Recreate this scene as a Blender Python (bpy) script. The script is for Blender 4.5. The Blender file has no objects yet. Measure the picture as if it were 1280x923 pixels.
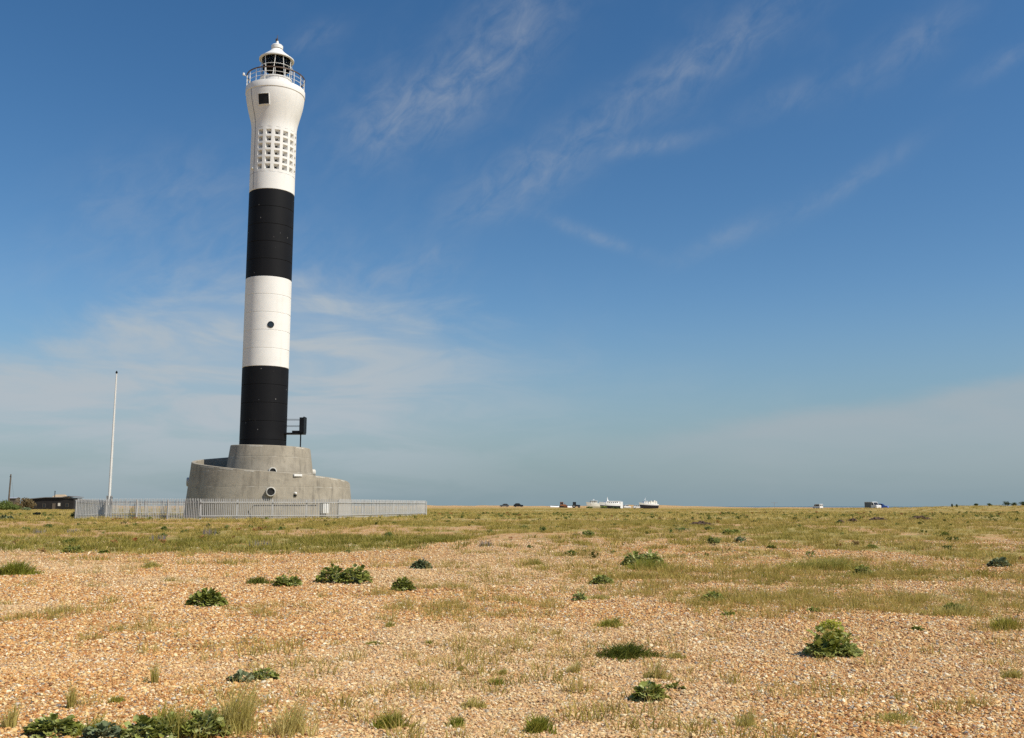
import bpy, math, random
import numpy as np
from mathutils import Vector, Matrix, Euler

R = math.radians
rng = np.random.default_rng(7)
random.seed(11)
scene = bpy.context.scene
COL = scene.collection

# ------------------------------------------------------------------ camera
F = 1209.0                       # focal length in pixels of the 1280 wide photograph
PITCH = math.atan(171.5 / F)
EYE = 1.55
cam_d = bpy.data.cameras.new('camera')
cam_d.sensor_fit = 'HORIZONTAL'
cam_d.sensor_width = 36.0
cam_d.lens = 36.0 * F / 1280.0
cam_d.clip_start = 0.1
cam_d.clip_end = 30000.0
cam = bpy.data.objects.new('camera', cam_d)
COL.objects.link(cam)
cam.location = (0, 0, EYE)
cam.rotation_euler = (math.pi / 2 + PITCH, 0, 0)
scene.camera = cam

# ------------------------------------------------------------------ sun, sky
SUN_AZ = R(118.0)                # clockwise from +Y (view direction): over the right shoulder
SUN_EL = R(49.0)
sun_d = bpy.data.lights.new('sun', 'SUN')
sun_d.energy = 5.0
sun_d.angle = R(0.53)
sun_d.color = (1.0, 0.94, 0.83)
sun = bpy.data.objects.new('sun', sun_d)
COL.objects.link(sun)
sdir = Vector((math.sin(SUN_AZ) * math.cos(SUN_EL), math.cos(SUN_AZ) * math.cos(SUN_EL), math.sin(SUN_EL)))
sun.rotation_euler = sdir.to_track_quat('Z', 'Y').to_euler()
sun.location = sdir * 60

scene.view_settings.view_transform = 'Standard'
scene.view_settings.look = 'None'
scene.view_settings.exposure = 0.0
scene.view_settings.gamma = 1.0
scene.view_settings.use_curve_mapping = False
scene.cycles.max_bounces = 6
scene.cycles.diffuse_bounces = 2
scene.cycles.glossy_bounces = 2
scene.cycles.transmission_bounces = 6
scene.cycles.transparent_max_bounces = 12
scene.cycles.caustics_reflective = False
scene.cycles.caustics_refractive = False
scene.cycles.use_denoising = False


class NT:
    """tiny helper that writes shader maths"""
    def __init__(s, tree):
        s.t = tree

    def n(s, typ, **kw):
        nd = s.t.nodes.new(typ)
        for k, v in kw.items():
            setattr(nd, k, v)
        return nd

    def put(s, sock, v):
        if isinstance(v, bpy.types.NodeSocket):
            s.t.links.new(v, sock)
        elif isinstance(v, (tuple, list)) and sock.type == 'RGBA' and len(v) == 3:
            sock.default_value = (*v, 1)
        else:
            sock.default_value = v

    def m(s, op, a, b=None, c=None, clamp=False):
        nd = s.n('ShaderNodeMath', operation=op, use_clamp=clamp)
        s.put(nd.inputs[0], a)
        if b is not None:
            s.put(nd.inputs[1], b)
        if c is not None:
            s.put(nd.inputs[2], c)
        return nd.outputs[0]

    def add(s, a, b): return s.m('ADD', a, b)
    def sub(s, a, b): return s.m('SUBTRACT', a, b)
    def mul(s, a, b): return s.m('MULTIPLY', a, b)

    def smooth(s, x, a, b, lo=0.0, hi=1.0):
        nd = s.n('ShaderNodeMapRange', interpolation_type='SMOOTHSTEP')
        s.put(nd.inputs[0], x)
        s.put(nd.inputs[1], a); s.put(nd.inputs[2], b)
        s.put(nd.inputs[3], lo); s.put(nd.inputs[4], hi)
        return nd.outputs[0]

    def noise(s, vec, scale, detail=4.0, rough=0.55, dist=0.0, out=0, dims='3D'):
        nd = s.n('ShaderNodeTexNoise', noise_dimensions=dims)
        if vec is not None:
            s.put(nd.inputs['Vector'], vec)
        nd.inputs['Scale'].default_value = scale
        nd.inputs['Detail'].default_value = detail
        nd.inputs['Roughness'].default_value = rough
        nd.inputs['Distortion'].default_value = dist
        return nd.outputs[out]

    def vor(s, vec, scale, feature='F1', out='Distance', rand=1.0):
        nd = s.n('ShaderNodeTexVoronoi', feature=feature)
        if vec is not None:
            s.put(nd.inputs['Vector'], vec)
        nd.inputs['Scale'].default_value = scale
        nd.inputs['Randomness'].default_value = rand
        return nd.outputs[out]

    def mix(s, fac, a, b, blend='MIX'):
        nd = s.n('ShaderNodeMix', data_type='RGBA', blend_type=blend)
        s.put(nd.inputs[0], fac)
        s.put(nd.inputs[6], a); s.put(nd.inputs[7], b)
        return nd.outputs[2]

    def ramp(s, fac, stops, interp='LINEAR'):
        nd = s.n('ShaderNodeValToRGB')
        cr = nd.color_ramp
        cr.interpolation = interp
        while len(cr.elements) < len(stops):
            cr.elements.new(0.5)
        for e, (p, c) in zip(cr.elements, stops):
            e.position = p
            e.color = (*c, 1)
        s.put(nd.inputs[0], fac)
        return nd.outputs[0]

    def xyz(s, x, y, z):
        nd = s.n('ShaderNodeCombineXYZ')
        s.put(nd.inputs[0], x); s.put(nd.inputs[1], y); s.put(nd.inputs[2], z)
        return nd.outputs[0]

    def sep(s, v):
        nd = s.n('ShaderNodeSeparateXYZ')
        s.put(nd.inputs[0], v)
        return nd.outputs

    def bump(s, h, strength, dist=0.1):
        nd = s.n('ShaderNodeBump')
        nd.inputs['Strength'].default_value = strength
        nd.inputs['Distance'].default_value = dist
        s.put(nd.inputs['Height'], h)
        return nd.outputs[0]


def pray(px, py):
    dx = (px - 640) / F
    dz = (461.5 - py) / F
    return Vector((dx, math.cos(PITCH) - dz * math.sin(PITCH), math.sin(PITCH) + dz * math.cos(PITCH)))


def at(px, py, Y):
    r = pray(px, py)
    t = Y / r.y
    return Vector((r.x * t, Y, EYE + r.z * t))


world = bpy.data.worlds.new('World')
scene.world = world
world.use_nodes = True
wt = world.node_tree
wt.nodes.clear()
W = NT(wt)
sky = W.n('ShaderNodeTexSky', sky_type='NISHITA')
sky.sun_disc = False
sky.sun_elevation = SUN_EL
sky.sun_rotation = SUN_AZ
sky.altitude = 0
sky.air_density = 1.0
sky.dust_density = 0.4
sky.ozone_density = 2.0
tc = W.n('ShaderNodeTexCoord')
dvec = tc.outputs['Generated']
dx, dy, dz = W.sep(dvec)
az = W.mul(W.m('ARCTAN2', dx, dy), 57.29578)
el = W.mul(W.m('ARCSINE', dz), 57.29578)
# grade of the whole sky: a little deeper blue
hs = W.n('ShaderNodeHueSaturation')
hs.inputs['Saturation'].default_value = 1.29
hs.inputs['Value'].default_value = 1.2
W.put(hs.inputs['Color'], sky.outputs[0])
skyc = hs.outputs[0]


def azel(px, py):
    r = pray(px, py).normalized()
    return math.degrees(math.atan2(r.x, r.y)), math.degrees(math.asin(r.z))


# fine wind-drawn texture for the cirrus
wv = W.xyz(W.add(W.mul(az, 0.80), W.mul(el, 0.60)), W.sub(W.mul(el, 0.80 * 1.8), W.mul(az, 0.60 * 1.8)), 0.0)
wn = W.noise(wv, 0.42, 9, 0.62, 0.45)
wn2 = W.noise(W.xyz(az, el, 3.0), 0.11, 3, 0.5)
cir = W.smooth(wn2, 0.56, 0.85, 0.0, 0.30)       # thin cirrus anywhere in the sky
wisps = [(620, 60, 120, 42, 42, .85), (500, 145, 80, 30, 28, .75), (850, 95, 140, 25, 24, .8), (1130, 62, 80, 24, 22, .5),
         (1262, 72, 50, 12, 20, .5), (655, 225, 85, 26, 24, .8), (735, 292, 60, 7, -20, .7), (900, 300, 50, 11, 24, .5),
         (1050, 235, 95, 12, 24, .45), (815, 182, 55, 9, 6, .6), (975, 125, 55, 14, 12, .45), (230, 235, 100, 45, 8, .42), (270, 330, 170, 50, 8, .45),
         (480, 352, 70, 20, 4, .6), (392, 46, 35, 12, 25, .5), (545, 320, 30, 14, 10, .4)]
for (px, py, ln, wd, ang, st) in wisps:
    a0, e0 = azel(px, py)
    k = 0.0474 * (math.cos(R(a0)) ** 2) * 1.18
    ca, sa = math.cos(R(ang)), math.sin(R(ang))
    u = W.sub(az, a0); v = W.sub(el, e0)
    p = W.add(W.mul(u, ca / (ln * k)), W.mul(v, sa / (ln * k)))
    q = W.add(W.mul(v, ca / (wd * k)), W.mul(u, -sa / (wd * k)))
    g = W.m('POWER', 2.718, W.mul(W.add(W.mul(p, p), W.mul(q, q)), -1.0))
    cir = W.add(cir, W.mul(g, st))
cir = W.mul(cir, W.smooth(wn, 0.22, 0.85, 0.0, 1.0))
# low bank of thin cloud along the horizon, higher to the left behind the tower
bn = W.noise(W.xyz(W.mul(az, 0.45), el, 1.0), 0.30, 8, 0.62, 0.6)
bn2 = W.noise(W.xyz(W.mul(az, 0.22), el, 7.0), 0.55, 6, 0.55, 0.6)
t1 = W.m('DIVIDE', W.sub(az, -15.0), W.smooth(az, -18.0, -6.0, 12.5, 21.0))
top = W.add(6.4, W.mul(W.m('POWER', 2.718, W.mul(W.mul(t1, t1), -1.0)), 6.6))
top = W.add(top, W.mul(W.sub(bn, 0.5), 9.0))
bank = W.smooth(W.sub(top, el), -1.5, 3.6)
left = W.smooth(az, 7.0, -11.0, 0.12, 1.0)
bank = W.mul(bank, W.mul(left, W.smooth(bn2, 0.34, 0.62, 0.42, 1.0)))
bank = W.mul(bank, W.smooth(el, 0.0, 5.5, 0.30, 1.0))
veil = W.smooth(el, 13.0, -2.0, 0.0, 0.95)
CLOUD = (5.2, 5.55, 6.0)
col = W.mix(veil, skyc, (2.2, 3.45, 4.25))
rtop = W.add(3.3, W.mul(W.m('MINIMUM', az, 60.0), 0.135))
rtop = W.add(rtop, W.mul(W.sub(bn, 0.5), 1.6))
rveil = W.mul(W.smooth(W.sub(rtop, el), -0.35, 1.1), W.mul(W.smooth(az, 0.0, 15.0), W.smooth(az, 150.0, 90.0)))
rveil = W.mul(rveil, W.mul(W.smooth(el, 0.0, 5.5, 0.16, 0.78), W.smooth(bn2, 0.3, 0.65, 0.8, 1.0)))
col = W.mix(bank, col, (5.15, 5.85, 6.4))
col = W.mix(rveil, col, (4.45, 5.1, 5.55))
col = W.mix(W.m('MINIMUM', W.mul(cir, 0.46), 0.7), col, CLOUD)
bg = W.n('ShaderNodeBackground')
W.put(bg.inputs[0], col)
bg.inputs[1].default_value = 0.085
wo = W.n('ShaderNodeOutputWorld')
wt.links.new(bg.outputs[0], wo.inputs[0])


# ------------------------------------------------------------------ mesh helpers
class MB:
    """collects faces; build() links them as ONE mesh object"""
    def __init__(s):
        s.v = []; s.f = []

    def poly(s, pts):
        i = len(s.v)
        s.v += [tuple(p) for p in pts]
        s.f.append(tuple(range(i, i + len(pts))))
        return s

    def raw(s, vs, fs):
        i = len(s.v)
        s.v += [tuple(p) for p in vs]
        s.f += [tuple(i + k for k in f) for f in fs]
        return s

    def box(s, x0, x1, y0, y1, z0, z1, M=None):
        vs = [Vector(p) for p in ((x0, y0, z0), (x1, y0, z0), (x1, y1, z0), (x0, y1, z0), (x0, y0, z1), (x1, y0, z1), (x1, y1, z1), (x0, y1, z1))]
        if M is not None:
            vs = [M @ p for p in vs]
        return s.raw(vs, [(0, 3, 2, 1), (4, 5, 6, 7), (0, 1, 5, 4), (1, 2, 6, 5), (2, 3, 7, 6), (3, 0, 4, 7)])

    def lathe(s, prof, seg=48, a0=0.0, a1=2 * math.pi, cap=(False, False), c=(0, 0)):
        """prof: list of (r, z); a = 0 points to -Y (the camera side), positive to +X"""
        full = abs(a1 - a0 - 2 * math.pi) < 1e-6
        n = seg if full else seg + 1
        i0 = len(s.v)
        for (r, z) in prof:
            for k in range(n):
                a = a0 + (a1 - a0) * k / seg
                s.v.append((c[0] + r * math.sin(a), c[1] - r * math.cos(a), z))
        for j in range(len(prof) - 1):
            for k in range(seg):
                k2 = (k + 1) % n if full else k + 1
                s.f.append((i0 + j * n + k, i0 + j * n + k2, i0 + (j + 1) * n + k2, i0 + (j + 1) * n + k))
        if cap[0]:
            s.f.append(tuple(i0 + k for k in reversed(range(n))))
        if cap[1]:
            o = i0 + (len(prof) - 1) * n
            s.f.append(tuple(o + k for k in range(n)))
        return s

    def tube(s, pts, rad, seg=6, caps=True):
        pts = [Vector(p) for p in pts]
        rads = rad if isinstance(rad, (list, tuple)) else [rad] * len(pts)
        i0 = len(s.v)
        for j, p in enumerate(pts):
            d = (pts[min(j + 1, len(pts) - 1)] - pts[max(j - 1, 0)]).normalized()
            ref = Vector((0, 0, 1)) if abs(d.z) < 0.9 else Vector((1, 0, 0))
            a = d.cross(ref).normalized(); b = d.cross(a)
            for k in range(seg):
                t = 2 * math.pi * k / seg
                s.v.append(tuple(p + (a * math.cos(t) + b * math.sin(t)) * rads[j]))
        for j in range(len(pts) - 1):
            for k in range(seg):
                k2 = (k + 1) % seg
                s.f.append((i0 + j * seg + k, i0 + j * seg + k2, i0 + (j + 1) * seg + k2, i0 + (j + 1) * seg + k))
        if caps:
            s.f.append(tuple(i0 + k for k in range(seg)))
            o = i0 + (len(pts) - 1) * seg
            s.f.append(tuple(o + k for k in reversed(range(seg))))
        return s

    def prism(s, outline, axis, a, b):
        """outline: 2-D points; axis 'x','y','z' is the extrusion axis from a to b"""
        def P(p, t):
            return {'x': (t, p[0], p[1]), 'y': (p[0], t, p[1]), 'z': (p[0], p[1], t)}[axis]
        n = len(outline)
        vs = [P(p, a) for p in outline] + [P(p, b) for p in outline]
        fs = [tuple(range(n)), tuple(reversed(range(n, 2 * n)))]
        fs += [(k, k + n, (k + 1) % n + n, (k + 1) % n) for k in range(n)]
        return s.raw(vs, fs)

    def mesh(s, name, m=None, smooth=False):
        me = bpy.data.meshes.new(name)
        me.from_pydata(s.v, [], s.f)
        if m is not None:
            me.materials.append(m)
        if smooth:
            me.polygons.foreach_set('use_smooth', [True] * len(me.polygons))
            if smooth == 'auto':
                me.set_sharp_from_angle(angle=R(35))
        me.update()
        return me

    def build(s, name, m, parent=None, smooth=False, loc=None, rot=None):
        return obj(name, s.mesh(name, m, smooth), parent, loc, rot)


def obj(name, me, parent=None, loc=None, rot=None, scale=None):
    o = bpy.data.objects.new(name, me)
    COL.objects.link(o)
    if parent is not None:
        o.parent = parent
    if loc is not None:
        o.location = loc
    if rot is not None:
        o.rotation_euler = rot
    if scale is not None:
        o.scale = scale if isinstance(scale, (tuple, list, Vector)) else (scale,) * 3
    return o


def tag(o, label, cat, group=None):
    o['label'] = label
    o['category'] = cat
    if group:
        o['group'] = group
    return o


def thing(name, label, cat, loc=(0, 0, 0), rz=0.0, group=None):
    o = bpy.data.objects.new(name, None)
    o.empty_display_size = 0.2
    COL.objects.link(o)
    o.location = loc
    o.rotation_euler = (0, 0, rz)
    return tag(o, label, cat, group)


# ------------------------------------------------------------------ materials
def mat(name):
    m = bpy.data.materials.new(name)
    m.use_nodes = True
    t = m.node_tree
    b = t.nodes['Principled BSDF']
    return m, NT(t), b


def plain(name, c, rough=0.6, metal=0.0, var=0.12, scale=3.0, bump=0.0):
    m, N, b = mat(name)
    co = N.n('ShaderNodeTexCoord').outputs['Object']
    n = N.noise(co, scale, 5, 0.6)
    lo = tuple(max(0.0, x * (1 - var)) for x in c)
    hi = tuple(min(1.0, x * (1 + var)) for x in c)
    N.put(b.inputs['Base Color'], N.ramp(n, [(0.3, lo), (0.7, hi)]))
    b.inputs['Roughness'].default_value = rough
    b.inputs['Metallic'].default_value = metal
    if bump:
        N.put(b.inputs['Normal'], N.bump(N.noise(co, scale * 8, 4, 0.6), bump, 0.02))
    return m


def paint_tower(name, c, stain, chips=None):
    m, N, b = mat(name)
    g = N.n('ShaderNodeNewGeometry').outputs['Position']
    x, y, z = N.sep(g)
    streak = N.noise(N.xyz(N.mul(x, 3.0), N.mul(y, 3.0), N.mul(z, 0.22)), 1.0, 5, 0.6)
    blot = N.noise(g, 0.6, 4, 0.55)
    c0 = N.mix(N.smooth(streak, 0.5, 0.85, 0.0, 0.5), c, stain)
    c0 = N.mix(N.smooth(blot, 0.45, 0.8, 0.0, 0.35), c0, stain)
    if chips:
        v = N.vor(N.xyz(x, y, N.mul(z, 0.55)), 2.3)
        k = N.smooth(N.add(v, N.mul(N.noise(g, 9, 3), 0.05)), 0.105, 0.075)
        k = N.mul(k, N.smooth(N.noise(g, 0.55, 2), 0.52, 0.60))
        c0 = N.mix(N.mul(k, 0.7), c0, chips)
    N.put(b.inputs['Base Color'], c0)
    b.inputs['Roughness'].default_value = 0.6
    b.inputs['Specular IOR Level'].default_value = 0.12
    N.put(b.inputs['Normal'], N.bump(N.noise(g, 2.2, 3, 0.55), 0.05, 0.05))
    return m


M_WHITE = paint_tower('tower_white_paint', (0.80, 0.785, 0.745), (0.60, 0.565, 0.50))
M_BLACK = paint_tower('tower_black_paint', (0.009, 0.0092, 0.0105), (0.016, 0.016, 0.017), (0.34, 0.33, 0.31))


def concrete_mat():
    m, N, b = mat('weathered_concrete')
    g = N.n('ShaderNodeNewGeometry').outputs['Position']
    x, y, z = N.sep(g)
    big = N.noise(g, 0.55, 6, 0.62)
    streak = N.noise(N.xyz(N.mul(x, 2.6), N.mul(y, 2.6), N.mul(z, 0.25)), 1.0, 6, 0.65)
    fine = N.noise(g, 14.0, 4, 0.6)
    c = N.ramp(big, [(0.25, (0.27, 0.235, 0.175)), (0.5, (0.36, 0.315, 0.24)), (0.75, (0.44, 0.39, 0.30))])
    c = N.mix(N.smooth(streak, 0.50, 0.72, 0.0, 0.7), c, (0.15, 0.13, 0.10))
    mott = N.noise(g, 2.3, 6, 0.7)
    c = N.mix(N.smooth(mott, 0.5, 0.72, 0.0, 0.55), c, (0.175, 0.15, 0.115))
    c = N.mix(N.smooth(mott, 0.44, 0.28, 0.0, 0.4), c, (0.47, 0.42, 0.33))
    c = N.mix(N.smooth(streak, 0.42, 0.25, 0.0, 0.35), c, (0.47, 0.44, 0.37))
    c = N.mix(N.smooth(fine, 0.3, 0.7, 0.0, 0.25), c, (0.2, 0.185, 0.155))
    # day joints of the pours with a little lime along them
    fr = N.m('FRACT', N.mul(N.add(z, N.mul(N.noise(g, 0.35, 2), 0.12)), 0.80))
    joint = N.smooth(N.m('ABSOLUTE', N.sub(fr, 0.5)), 0.035, 0.005)
    lime = N.mul(joint, N.smooth(N.noise(g, 0.9, 3), 0.50, 0.66))
    c = N.mix(N.mul(lime, 0.55), c, (0.60, 0.58, 0.52))
    N.put(b.inputs['Base Color'], c)
    b.inputs['Roughness'].default_value = 0.9
    h = N.add(N.mul(fine, 0.4), N.mul(joint, -0.5))
    N.put(b.inputs['Normal'], N.bump(N.add(h, N.mul(N.noise(g, 3.0, 5, 0.6), 0.7)), 0.35, 0.06))
    return m


M_CONC = concrete_mat()
M_LIME = plain('lime_crust', (0.52, 0.49, 0.42), 0.9, 0, 0.25, 4)
M_TRIM = plain('white_trim_paint', (0.78, 0.77, 0.73), 0.45, 0, 0.06, 2)
M_DARK = plain('black_metal', (0.012, 0.013, 0.015), 0.5, 0, 0.3, 4)
M_DARK.node_tree.nodes['Principled BSDF'].inputs['Specular IOR Level'].default_value = 0.08
M_VOID = plain('dark_opening', (0.006, 0.006, 0.006), 0.8, 0, 0.1, 3)
M_GRILLE = plain('vent_grille_metal', (0.07, 0.066, 0.06), 0.7, 0.3, 0.25, 20)
M_BRONZE = plain('brown_hand_rail', (0.10, 0.065, 0.045), 0.5, 0.2, 0.2, 6)
M_GALV = plain('galvanised_steel', (0.43, 0.425, 0.41), 0.6, 0.05, 0.14, 1.3)
M_GALV_DARK = plain('weathered_galvanised_steel', (0.30, 0.30, 0.295), 0.6, 0.2, 0.2, 2)
M_POLE = plain('pole_white_paint', (0.72, 0.71, 0.67), 0.5, 0, 0.08, 2)
M_TAR = plain('tarred_black_boards', (0.016, 0.014, 0.013), 0.85, 0, 0.5, 1.2)
M_TIMBER = plain('weathered_timber', (0.12, 0.095, 0.07), 0.9, 0, 0.3, 2)
M_FELT = plain('grey_felt_roof', (0.17, 0.17, 0.17), 0.9, 0, 0.2, 1)
M_TAN = plain('tan_roof_covering', (0.40, 0.30, 0.19), 0.9, 0, 0.15, 1)
M_GLASSDARK = plain('dark_window_glass', (0.02, 0.024, 0.028), 0.12, 0, 0.2, 1)
M_TYRE = plain('black_rubber', (0.012, 0.012, 0.012), 0.85, 0, 0.2, 4)
M_RUST = plain('rust_orange_paint', (0.35, 0.12, 0.035), 0.7, 0, 0.35, 2)
M_NAVY = plain('dark_navy_hull_paint', (0.014, 0.018, 0.035), 0.4, 0, 0.2, 0.6)
M_BLUE = plain('bright_blue_car_paint', (0.04, 0.13, 0.60), 0.3, 0.0, 0.1, 1)
M_GREY_AND_SHADE = plain('dark_grey_paint_and_van_shade', (0.10, 0.115, 0.13), 0.35, 0.2, 0.1, 1)  # estate car's paint; also the shade laid on the white van's side
M_BLKPAINT = plain('black_vehicle_paint', (0.012, 0.014, 0.018), 0.3, 0.1, 0.2, 1)
M_VWHITE = plain('white_vehicle_paint', (0.80, 0.80, 0.79), 0.35, 0, 0.04, 1)
M_CREAM = plain('cream_paint', (0.74, 0.71, 0.62), 0.5, 0, 0.06, 1)
M_BARK = plain('bark', (0.09, 0.07, 0.05), 0.9, 0, 0.3, 6)
M_SOILWOOD = plain('rotten_driftwood', (0.085, 0.05, 0.032), 0.95, 0, 0.4, 5)


def glass_mat():
    m, N, b = mat('lantern_glass')
    b.inputs['Base Color'].default_value = (0.85, 0.92, 0.95, 1)
    b.inputs['Roughness'].default_value = 0.02
    N.put(b.inputs['Roughness'], N.smooth(N.noise(N.n('ShaderNodeTexCoord').outputs['Object'], 2.0, 2), 0.3, 0.7, 0.01, 0.06))
    b.inputs['Transmission Weight'].default_value = 1.0
    b.inputs['IOR'].default_value = 1.05
    b.inputs['Specular IOR Level'].default_value = 0.9
    return m


M_GLASS = glass_mat()


def leafy(name, stops, rough=0.55, trans=0.25, attr=None, tip=None):
    """foliage colour picked at random for each leaf / tuft object"""
    m, N, b = mat(name)
    rnd = N.n('ShaderNodeObjectInfo').outputs['Random']
    if attr:
        a = N.n('ShaderNodeAttribute', attribute_type='INSTANCER', attribute_name=attr).outputs['Fac']
        fac = N.m('ADD', a, N.mul(N.sub(rnd, 0.5), 0.35), clamp=True)
    else:
        nz = N.noise(N.n('ShaderNodeNewGeometry').outputs['Position'], 9.0, 3, 0.6)
        fac = N.m('ADD', N.mul(rnd, 0.55), N.smooth(nz, 0.3, 0.7, 0.0, 0.45), clamp=True)
    c = N.ramp(fac, stops)
    N.put(b.inputs['Base Color'], c)
    b.inputs['Roughness'].default_value = rough
    b.inputs['Specular IOR Level'].default_value = 0.14
    tr = N.n('ShaderNodeBsdfTranslucent')
    N.put(tr.inputs[0], c)
    mx = N.n('ShaderNodeMixShader')
    mx.inputs[0].default_value = trans
    m.node_tree.links.new(b.outputs[0], mx.inputs[1])
    m.node_tree.links.new(tr.outputs[0], mx.inputs[2])
    out = m.node_tree.nodes['Material Output']
    m.node_tree.links.new(mx.outputs[0], out.inputs[0])
    return m


M_KALE = leafy('sea_kale_leaf', [(0.0, (0.14, 0.155, 0.022)), (0.45, (0.28, 0.305, 0.065)), (0.8, (0.45, 0.48, 0.19)), (1.0, (0.55, 0.58, 0.30))], 0.6, 0.3)
M_KALE_GREY = leafy('grey_green_leaf', [(0.0, (0.11, 0.14, 0.06)), (0.5, (0.18, 0.215, 0.105)), (1.0, (0.30, 0.33, 0.20))], 0.6, 0.2)
M_BUSH = leafy('bush_leaf', [(0.0, (0.07, 0.10, 0.02)), (0.6, (0.15, 0.185, 0.045)), (1.0, (0.26, 0.27, 0.075))], 0.6, 0.2)
M_BUSH_DK = leafy('dark_bush_leaf', [(0.0, (0.03, 0.05, 0.016)), (1.0, (0.09, 0.115, 0.04))], 0.6, 0.15)
M_BUSH_BR = leafy('brown_bush_leaf', [(0.0, (0.07, 0.06, 0.025)), (0.5, (0.15, 0.115, 0.05)), (1.0, (0.24, 0.17, 0.09))], 0.7, 0.2)
M_YELLOW = leafy('yellow_green_flower_stalk', [(0.0, (0.28, 0.32, 0.025)), (1.0, (0.52, 0.50, 0.07))], 0.6, 0.35)
M_PURPLE = leafy('grey_purple_flower_spike', [(0.0, (0.16, 0.145, 0.15)), (1.0, (0.28, 0.24, 0.26))], 0.7, 0.2)
GREENS = [(0.0, (0.205, 0.20, 0.035)), (0.35, (0.34, 0.285, 0.062)), (0.65, (0.47, 0.365, 0.10)), (1.0, (0.62, 0.465, 0.17))]
M_GRASS = leafy('grass_blade', GREENS, 0.6, 0.35, attr='hue')
M_TUSS = leafy('green_tussock_blade', [(0.0, (0.16, 0.19, 0.024)), (0.5, (0.30, 0.30, 0.045)), (1.0, (0.46, 0.40, 0.09))], 0.6, 0.3)
M_TUSS_DK = leafy('dark_tussock_blade', [(0.0, (0.10, 0.125, 0.02)), (0.6, (0.19, 0.20, 0.035)), (1.0, (0.42, 0.36, 0.11))], 0.6, 0.25)
M_TUSS_STRAW = leafy('straw_tussock_blade', [(0.0, (0.32, 0.31, 0.06)), (0.5, (0.54, 0.46, 0.14)), (1.0, (0.70, 0.58, 0.25))], 0.6, 0.4)


# ------------------------------------------------------------------ terrain functions (numpy)
def hash2(ix, iy, seed):
    n = (ix.astype(np.int64) * 374761393 + iy.astype(np.int64) * 668265263 + seed * 982451653) & 0x7fffffff
    n = ((n ^ (n >> 13)) * 1274126177) & 0x7fffffff
    n = (n ^ (n >> 16)) & 0xffffff
    return n / float(0xffffff)


def vnoise(x, y, s, seed=0):
    x = np.asarray(x, float) / s + 1000.0; y = np.asarray(y, float) / s + 1000.0
    ix = np.floor(x); iy = np.floor(y)
    fx = x - ix; fy = y - iy
    fx = fx * fx * (3 - 2 * fx); fy = fy * fy * (3 - 2 * fy)
    a = hash2(ix, iy, seed); b = hash2(ix + 1, iy, seed); c = hash2(ix, iy + 1, seed); d = hash2(ix + 1, iy + 1, seed)
    return (a * (1 - fx) + b * fx) * (1 - fy) + (c * (1 - fx) + d * fx) * fy


def fbm(x, y, s, seed=0, o=4):
    t = 0; w = 0.5; tot = 0
    for k in range(o):
        t = t + w * vnoise(x, y, s / 2 ** k, seed + 17 * k); tot += w; w *= 0.55
    return t / tot


def sst(a, b, x):
    t = np.clip((np.asarray(x, float) - a) / (b - a), 0, 1)
    return t * t * (3 - 2 * t)


def H(x, y):
    x = np.asarray(x, float); y = np.asarray(y, float)
    z = 0.62 * sst(13, 60, y)
    z = z + (fbm(x, y, 9.0, 3, 3) - 0.5) * 0.16 * (1 - 0.7 * sst(55, 68, y) * (1 - sst(110, 130, y)))
    z = z + (fbm(x, y, 1.3, 5, 3) - 0.5) * 0.085 * (1 - sst(30, 60, y))
    far = sst(110, 170, y)
    z = z + (fbm(x, y, 45.0, 8, 3) - 0.5) * 0.7 * far
    z = z + 1.15 * np.exp(-((x - 88) / 34.0) ** 2 - ((y - 165) / 26.0) ** 2)
    z = z + 0.5 * np.exp(-((x - 170) / 60.0) ** 2 - ((y - 260) / 40.0) ** 2)
    ridge = np.exp(-((y - 470) / 28.0) ** 2) * (1 - 0.80 * sst(70, 120, x))
    z = z + ridge * (1.15 + (fbm(x, y, 14.0, 9, 3) - 0.5) * 1.3)
    z = z - 6.5 * sst(515, 560, y)
    return z


def ground(px, py):
    """the ground point seen at a pixel of the photograph"""
    r = pray(px, py)
    t = 3.0
    while t < 600:
        p = Vector((r.x * t, r.y * t, EYE + r.z * t))
        if p.z <= float(H(p.x, p.y)):
            break
        t *= 1.004
    return Vector((p.x, p.y, float(H(p.x, p.y))))


def on_ground(x, y, sink=0.0):
    return Vector((x, y, float(H(x, y)) - sink))


def pxm(Y):
    return Y / 1221.0            # metres per photo pixel at a distance


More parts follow.
